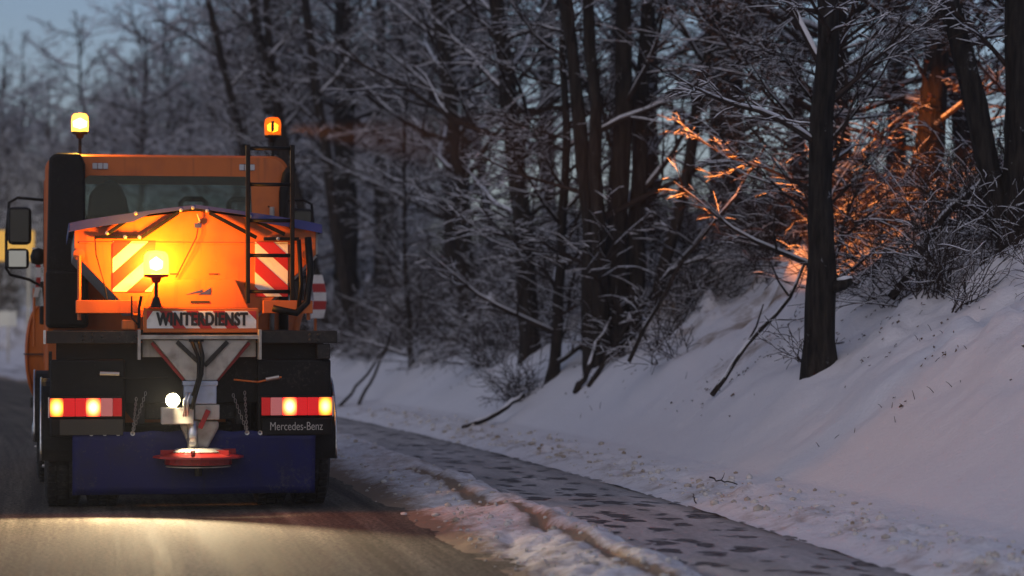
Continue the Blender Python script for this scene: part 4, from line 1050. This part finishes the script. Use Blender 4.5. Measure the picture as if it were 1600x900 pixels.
# work lamp
wk = part('work_lamp')
MB().lathe([(0.0, 0.06), (0.05, 0.04), (0.062, -0.02), (0.062, -0.04)], (-0.165, -0.12, 0.935), 'y', 20).build('housing', M['black'], wk, smooth=True)
MB().lathe([(0.0, -0.052), (0.035, -0.048), (0.058, -0.036)], (-0.165, -0.12, 0.935), 'y', 20).build('lens', M['lens_white'], wk, smooth=True)
l_ = lamp('work_light', 'SPOT', (-0.165, -0.2, 0.935), (1.0, 0.8, 0.5), 190, wk, shadow_soft_size=0.02, spot_size=R(124), spot_blend=0.4)
l_.data.use_nodes = True; ln_ = l_.data.node_tree   # a lamp lens that throws most of its light far back
fo2 = ln_.nodes.new('ShaderNodeLightFalloff'); fo2.inputs['Strength'].default_value = 1.0
k1 = ln_.nodes.new('ShaderNodeMath'); k1.operation = 'MULTIPLY'; k1.inputs[1].default_value = 4.0; ln_.links.new(fo2.outputs['Quadratic'], k1.inputs[0])
k2 = ln_.nodes.new('ShaderNodeMath'); k2.operation = 'MULTIPLY_ADD'; k2.inputs[1].default_value = 0.28; ln_.links.new(fo2.outputs['Linear'], k2.inputs[0]); ln_.links.new(k1.outputs[0], k2.inputs[2])
ln_.links.new(k2.outputs[0], ln_.nodes['Emission'].inputs['Strength'])
aim(l_, (-0.45, -1.0, -0.03))
l_ = lamp('spill_light', 'SPOT', (-0.165, -0.21, 0.93), (1.0, 0.8, 0.5), 60, wk, shadow_soft_size=0.03, spot_size=R(56), spot_blend=0.8)
aim(l_, (0.22, -0.06, -0.45))

# ------------------------------------------------------------------ beacons
def beacon(x, y, z, pole0, dome, bulb, inner, parent_=truck, base=M['black'], r=0.085, h=0.19):
    b = part('beacon', parent_)
    MB().tube([(x, y, pole0), (x, y, z - 0.06)], 0.016, 8).build('pole', M['black'], b)
    MB().lathe([(0.0, z - 0.07), (0.03, z - 0.07), (0.045, z - 0.03), (r * 0.95, z - 0.02), (r, z), (0, z + 0.004)], (x, y, 0), 'z', 20).build('base', base, b, smooth=True)
    MB().lathe([(r * 0.97, z + 0.002), (r, z + 0.03), (r, z + h * 0.6), (r * 0.93, z + h * 0.82), (r * 0.7, z + h * 0.95), (0, z + h)], (x, y, 0), 'z', 24).build('dome', dome, b, smooth=True)
    if bulb: MB().lathe([(0.0, z + 0.03), (inner, z + 0.05), (inner * 1.1, z + h * 0.55), (0, z + h * 0.75)], (x, y, 0), 'z', 14).build('bulb', bulb, b, smooth=True)
    return b
AMB = (1.0, 0.55, 0.08)
b1 = beacon(-0.88, 5.25, 3.52, 3.2, M['dome'], M['bulb'], 0.066)
lamp('beacon_light', 'POINT', (-0.88, 5.15, 3.62), AMB, 45, b1, shadow_soft_size=0.05)
b2 = beacon(1.08, 5.2, 3.5, 2.4, M['dome_dim'], M['bulb_soft'], 0.05)
MB().box(1.055, 1.085, 5.05, 5.15, 3.53, 3.64).build('reflector', M['ink'], b2, 0.01)
# the turning reflector throws a narrow beam up the bank
l_ = lamp('beacon_beam', 'SPOT', (1.2, 5.2, 3.58), (1.0, 0.25, 0.02), 9000, b2, shadow_soft_size=0.05, spot_size=R(22), spot_blend=0.6)
d = Vector((5.2, 33.4, 3.15)) - (Matrix.Translation((TX, TY, 0)) @ Matrix.Rotation(YAW, 4, 'Z') @ Vector((1.2, 5.2, 3.58)))
aim(l_, Matrix.Rotation(-YAW, 3, 'Z') @ d)
lamp('beacon_light', 'POINT', (1.08, 5.2, 3.6), AMB, 35, b2, shadow_soft_size=0.05)
b3 = beacon(-0.3, -0.05, 1.98, 1.71, M['dome'], M['bulb'], 0.05, base=M['red'], r=0.105, h=0.2)
MB().lathe([(0.0, 1.8), (0.025, 1.79), (0.05, 1.71), (0, 1.705)], (-0.3, -0.05, 0), 'z', 10).build('socket', M['black'], b3)
lamp('beacon_light', 'POINT', (-0.3, -0.05, 2.07), AMB, 420, b3, shadow_soft_size=0.085)

# ------------------------------------------------------------------ cab
cb = part('cab')
CW, CZ0, CZ1, CY0, CY1 = 1.23, 1.0, 3.27, 5.0, 7.15
def outline(w_, z0, z1, r, n=8, arch=0.03):
    p = []
    for (cx, cz, a0) in ((w_ - r, z1 - r, 0), (-w_ + r, z1 - r, PI / 2), (-w_ + 0.05, z0 + 0.05, PI), (w_ - 0.05, z0 + 0.05, 1.5 * PI)):
        rr = r if cz > 2 else 0.05
        for k in range(n + 1):
            a = a0 + (PI / 2) * k / n; x = cx + rr * math.cos(a); z = cz + rr * math.sin(a)
            if cz > 2: z += arch * (1 - (x / w_) ** 2)
            p.append((x, z))
    return p
def ringpanel(mb, o_, i_, y, yo=None):
    n = len(o_); b = len(mb.v)
    yy = yo if yo is not None else y
    mb.v += [(x, yy, z) for x, z in o_] + [(x, y, z) for x, z in i_]
    for k in range(n): mb.f.append((b + k, b + (k + 1) % n, b + n + (k + 1) % n, b + n + k)); mb.m.append(mb.mi)
oF = outline(CW, CZ0, CZ1, 0.16); oB = outline(CW - 0.03, CZ0, CZ1 - 0.025, 0.16); oFr = outline(CW - 0.06, CZ0, CZ1 - 0.08, 0.16)
hole = outline(0.84, 2.42, 3.06, 0.07, arch=0.0); hole = [(x, z) for x, z in hole]
holeF = outline(1.08, 1.95, 3.1, 0.1, arch=0.02)
shell = MB()
ringpanel(shell, oB, hole, CY0, CY0)
ringpanel(shell, oF, oB, CY0, CY0 + 0.05)
ringpanel(shell, oFr, oF, CY0 + 0.05, CY1 - 0.1); shell_b = shell
ringpanel(shell, oFr, holeF, CY1 + 0.02, CY1 - 0.1)
sh = shell.build('shell', M['orange'], cb, smooth=False); md = sh.modifiers.new('t', 'SOLIDIFY'); md.thickness = 0.03; md.offset = -1
ins = MB(); oI = outline(CW - 0.05, CZ0 + 0.05, CZ1 - 0.12, 0.12)
ringpanel(ins, [(x * 0.99, z) for x, z in oI], oI, CY0 + 0.06, CY1 - 0.15)
ins.build('lining', M['black'], cb)
MB().box(-1.15, 1.15, CY0 + 0.06, CY1 - 0.1, 1.55, 1.6).build('cab_floor', M['black'], cb)
MB().prism([(x, z) for x, z in outline(0.845, 2.415, 3.065, 0.07, arch=0)], CY0 - 0.004, CY0 + 0.004).build('rear_window', M['glass'], cb)
MB().prism([(x, z) for x, z in outline(1.09, 1.94, 3.11, 0.1, arch=0.02)], CY1 + 0.03, CY1 + 0.036).build('windscreen', M['glass'], cb)
g = MB(); ringpanel(g, outline(0.86, 2.4, 3.08, 0.07, arch=0), hole, CY0 - 0.01, CY0 - 0.01)
g.build('window_seal', M['black'], cb).modifiers.new('t', 'SOLIDIFY').thickness = 0.015
for sx in (-1, 1):
    dr = MB().box(*sorted((sx * CW, sx * (CW + 0.012))), 5.75, 6.95, 1.15, 3.05).build('door', M['orange'], cb, 0.02)
    MB().box(*sorted((sx * (CW + 0.014), sx * (CW + 0.02))), 5.9, 6.85, 2.15, 2.95).build('side_window', M['glass_dark'], dr)
    MB().box(*sorted((sx * (CW + 0.014), sx * (CW + 0.05))), 5.8, 5.95, 1.95, 2.0).build('door_handle', M['black'], dr, 0.01)
# air intake stack at the back left corner
MB().prism([(-1.22, 1.7), (-1.19, 3.22), (-1.13, 3.27), (-0.88, 3.27), (-0.83, 3.16), (-0.83, 1.7)], 4.72, 4.99).build('air_intake', M['black'], cb, 0.03)
box('intake_filter', M['black'], cb, -1.22, -0.8, 4.5, 4.96, 1.52, 2.1, 0.04)
MB().tube([(1.17, 4.9, 1.4), (1.17, 4.9, 2.9), (1.2, 4.88, 3.08), (1.26, 4.86, 3.16)], 0.05, 12).build('exhaust_stack', M['black'], cb, smooth=True)
MB().tube([(1.05, 4.9, 1.4), (1.05, 4.9, 2.75)], 0.025, 8).build('pipe', M['galv'], cb, smooth=True)
MB().tube([(1.1, 5.2, 3.0), (1.02, 4.97, 2.75)], 0.012, 6).build('grab_handle', M['black'], cb)
for x in (-0.68, 0.8):
    rl = MB().box(x - 0.085, x + 0.085, CY0 - 0.03, CY0 + 0.0, 3.11, 3.2).build('roof_lamp', M['black'], cb, 0.01)
    for dx in (-0.054, 0.0, 0.054): MB().box(x + dx - 0.024, x + dx + 0.024, CY0 - 0.04, CY0 - 0.032, 3.125, 3.185).build('lens', M['lens_off'], rl, 0.004)
for x in (-0.58, 0.62):
    st = MB().box(x - 0.26, x + 0.26, 5.75, 6.3, 1.9, 2.06).box(x - 0.25, x + 0.25, 5.62, 5.76, 2.05, 2.68).build('seat', M['cloth_dark'], cb, 0.05)
    MB().box(x - 0.26, x + 0.26, 5.74, 6.3, 1.6, 1.88).build('seat_base', M['black'], st)
MB().prism([(-0.8, 2.66), (-0.36, 2.66), (-0.4, 2.86), (-0.46, 3.0), (-0.68, 3.02), (-0.78, 2.9)], 5.6, 5.7).build('seat_head', M['cloth_dark'], cb, 0.03)
for x in (0.28, 0.78):
    MB().tube([(x - 0.12, 5.68, 2.66), (x - 0.12, 5.68, 2.82), (x - 0.08, 5.68, 2.86), (x + 0.1, 5.68, 2.86), (x + 0.14, 5.68, 2.82), (x + 0.14, 5.68, 2.66)], 0.028, 8).build('headrest_loop', M['black'], cb, smooth=True)
MB().box(-1.1, 1.1, 6.7, 7.05, 1.62, 2.1).build('dashboard', M['black'], cb, 0.06)
MB().tube([(-0.58 + 0.22 * math.cos(t), 6.55 + 0.08 * math.sin(t), 2.25 + 0.2 * math.sin(t)) for t in [i * PI / 8 for i in range(17)]], 0.018, 8).build('steering_wheel', M['black'], cb, smooth=True)
for z in (1.1, 0.75): MB().box(-1.22, 1.22, 6.2, 7.1, z - 0.02, z + 0.02).build('entry_step', M['black'], cb, 0.01)
box('bumper', M['orange'], cb, -1.22, 1.22, 7.16, 7.3, 0.4, 1.1, 0.04)
for sx in (-1, 1):
    hl = box('headlamp', M['lens_off'], cb, *sorted((sx * 0.8, sx * 1.1)), 7.2, 7.4, 1.88, 2.12, 0.02)
    l_ = lamp('sign_fill_spot', 'SPOT', (sx * 0.95, 7.5, 2.0), (1.0, 0.9, 0.7), 26000, cb, shadow_soft_size=0.06, spot_size=R(8), spot_blend=0.8); aim(l_, (-0.045, 1, 0.03))  # unseen spots added at the headlamps, narrowed to brighten the yellow sign

# mirrors
mr = part('mirror')
for sx in (-1, 1):
    m1 = MB().box(sx * 1.50 - 0.125, sx * 1.50 + 0.125, 6.52, 6.68, 2.4, 2.8).build('mirror_shell', M['black'], mr, 0.05)
    MB().box(sx * 1.50 - 0.095, sx * 1.50 + 0.095, 6.512, 6.518, 2.43, 2.77).build('mirror_glass', M['glass_dark'], m1, 0)
    m2 = MB().box(sx * 1.51 - 0.13, sx * 1.51 + 0.11, 6.52, 6.66, 2.14, 2.36).build('wide_mirror_shell', M['black'], mr, 0.045)
    MB().box(sx * 1.51 - 0.1, sx * 1.51 + 0.08, 6.511, 6.517, 2.165, 2.335).build('mirror_glass', M['mirror'], m2, 0)
    MB().tube([(sx * 1.2, 6.75, 2.88), (sx * 1.52, 6.6, 2.9), (sx * 1.61, 6.6, 2.85), (sx * 1.64, 6.6, 2.5), (sx * 1.64, 6.6, 2.15), (sx * 1.6, 6.6, 2.08), (sx * 1.4, 6.65, 2.03), (sx * 1.25, 6.7, 1.95), (sx * 1.23, 6.7, 1.7)], 0.016, 8).build('mirror_arm', M['black'], mr, smooth=True)
    box('arm_foot', M['black'], mr, *sorted((sx * 1.235, sx * 1.29)), 6.66, 6.76, 1.55, 1.75, 0.02)
    MB().lathe([(0.0, 0.0), (0.07, 0.02), (0.085, 0.09), (0.06, 0.16), (0, 0.18)], (sx * 1.3, 5.9, 2.17), 'z', 14).build('horn', M['black'], mr, smooth=True)

# ------------------------------------------------------------------ raised snow plough in front
pl = part('snow_plough'); pl.location = (0.2, 8.6, 0)
PR = R(-30)
bl = MB(); n = 16; XL, XR = -1.72, 1.72
prof = [(-0.34 * math.cos(R(-75) + R(150) * i / n), 1.22 + 0.56 * math.sin(R(-75) + R(150) * i / n)) for i in range(n + 1)]
for x in (XL, XR):
    for (dy, z) in prof: bl.v.append((x, dy, z))
for i in range(n): bl.f.append((i, i + 1, n + 2 + i, n + 1 + i)); bl.m.append(0)
bo = bl.build('blade', M['orange'], pl, smooth=True); bo.modifiers.new('t', 'SOLIDIFY').thickness = 0.04; bo.rotation_euler = (0, 0, PR)
for x in (XL + 0.02, -0.9, 0.0, 0.9, XR - 0.02):
    MB().prism([(dy - 0.03, z) for dy, z in prof] + [(dy + 0.03, z) for dy, z in prof[::-1]], x - 0.015, x + 0.015, 'x').build('rib', M['orange'], bo)
box('seam', M['steel_dark'], bo, XL - 0.005, XR + 0.005, -0.378, -0.36, 1.2, 1.215, 0)
box('cutting_edge', M['rubber'], bo, XL - 0.05, XR, -0.16, -0.06, 0.58, 0.7, 0.01)
pl2 = pl; pl = part('plough_mount')
box('lift_frame', M['steel_dark'], pl, -0.4, 0.4, 7.32, 8.2, 0.7, 1.0, 0.03)
def flag(x, zt, zb, wid, bend):
    f = MB(); k = 5; nn = 10
    names = []
    fo_ = part('marker_flag', pl)
    for j in range(k):
        mb = MB()
        za, zc = zt + (zb - zt) * j / k, zt + (zb - zt) * (j + 1) / k
        def cx(z): t = (zt - z) / (zt - zb); return x + bend * math.sin(t * PI * 0.9)
        mb.add([(cx(za) - wid / 2, 8.55, za), (cx(za) + wid / 2, 8.57, za), (cx(zc) + wid / 2, 8.57, zc), (cx(zc) - wid / 2, 8.55, zc)], [(0, 1, 2, 3)])
        o_ = mb.build('flag_band', M['white'] if j % 2 == 0 else M['redsheet'], fo_, fix=False); o_.modifiers.new('t', 'SOLIDIFY').thickness = 0.008
    MB().tube([(x, 8.6, zb + 0.1), (x, 8.6, 1.3)], 0.018, 6).build('flag_pole', M['orange'], fo_)
flag(1.84, 2.12, 1.62, 0.15, 0.05); flag(-1.36, 2.42, 1.86, 0.05, 0.05)

# ------------------------------------------------------------------ the driver, seen as a shape through the rear window
def skinned(name, joints, edges, m_, parent):
    me = bpy.data.meshes.new(name); me.from_pydata([j[:3] for j in joints], edges, []); me.materials.append(m_)
    o = link(name, me, parent); md = o.modifiers.new('skin', 'SKIN'); md.use_smooth_shade = True
    for i, j in enumerate(joints):
        sv = me.skin_vertices[0].data[i]; sv.radius = (j[3], j[3]); sv.use_root = (i == 0)
    s2 = o.modifiers.new('sub', 'SUBSURF'); s2.levels = 2; s2.render_levels = 2
    return o
wm = Matrix.Translation((TX, TY, 0)) @ Matrix.Rotation(YAW, 4, 'Z')
dv = empty('person', wm @ Vector((-0.56, 6.0, 2.06)), YAW); tag(dv, 'driver in dark clothing at the wheel, seen through the cab rear window', 'person')
J = [(0, -0.05, 0.1, .15), (0, -0.08, 0.3, .16), (0, -0.08, 0.52, .17), (0, -0.06, 0.64, .09), (0, -0.04, 0.72, .065),
     (.19, -.06, .57, .08), (.25, .1, .36, .055), (.2, .36, .3, .042), (.16, .5, .28, .04),
     (-.19, -.06, .57, .08), (-.25, .1, .36, .055), (-.2, .36, .3, .042), (-.16, .5, .28, .04),
     (.1, .1, .09, .1), (.13, .48, .1, .075), (.13, .55, -.3, .05), (.13, .65, -.4, .045),
     (-.1, .1, .09, .1), (-.13, .48, .1, .075), (-.13, .55, -.3, .05), (-.13, .65, -.4, .045)]
E = [(0, 1), (1, 2), (2, 3), (3, 4), (2, 5), (5, 6), (6, 7), (7, 8), (2, 9), (9, 10), (10, 11), (11, 12), (0, 13), (13, 14), (14, 15), (15, 16), (0, 17), (17, 18), (18, 19), (19, 20)]
skinned('body', J, E, M['cloth_dark'], dv)
hd = MB().lathe([(0.0, 0.72), (0.05, 0.725), (0.075, 0.77), (0.09, 0.83), (0.095, 0.9), (0.08, 0.96), (0.045, 0.99), (0, 1.0)], (0, 0.0, 0), 'z', 18).build('head', M['skin'], dv, smooth=True)
MB().lathe([(0.0, 1.012), (0.05, 1.0), (0.088, 0.967), (0.104, 0.9), (0.1, 0.85), (0.085, 0.8)], (0, -0.015, 0), 'z', 18).build('hair', M['cloth_dark'], dv, smooth=True)
# ------------------------------------------------------------------ damp air
hz = bpy.data.materials.new('damp_air'); hz.use_nodes = True
n_, l_n = N(hz); n_.remove(n_['Principled BSDF'])
pv = n_.new('ShaderNodeVolumePrincipled'); pv.inputs['Color'].default_value = (0.85, 0.9, 1.0, 1); pv.inputs['Density'].default_value = 0.0008
pv.inputs['Anisotropy'].default_value = 0.0
l_n.new(pv.outputs[0], n_['Material Output'].inputs['Volume'])
hb = MB().box(-905, 905, -405, 1405, -1.4, 24).build('haze', hz)
tag(hb, 'thin damp evening haze hanging over road and wood', 'haze', kind='stuff')
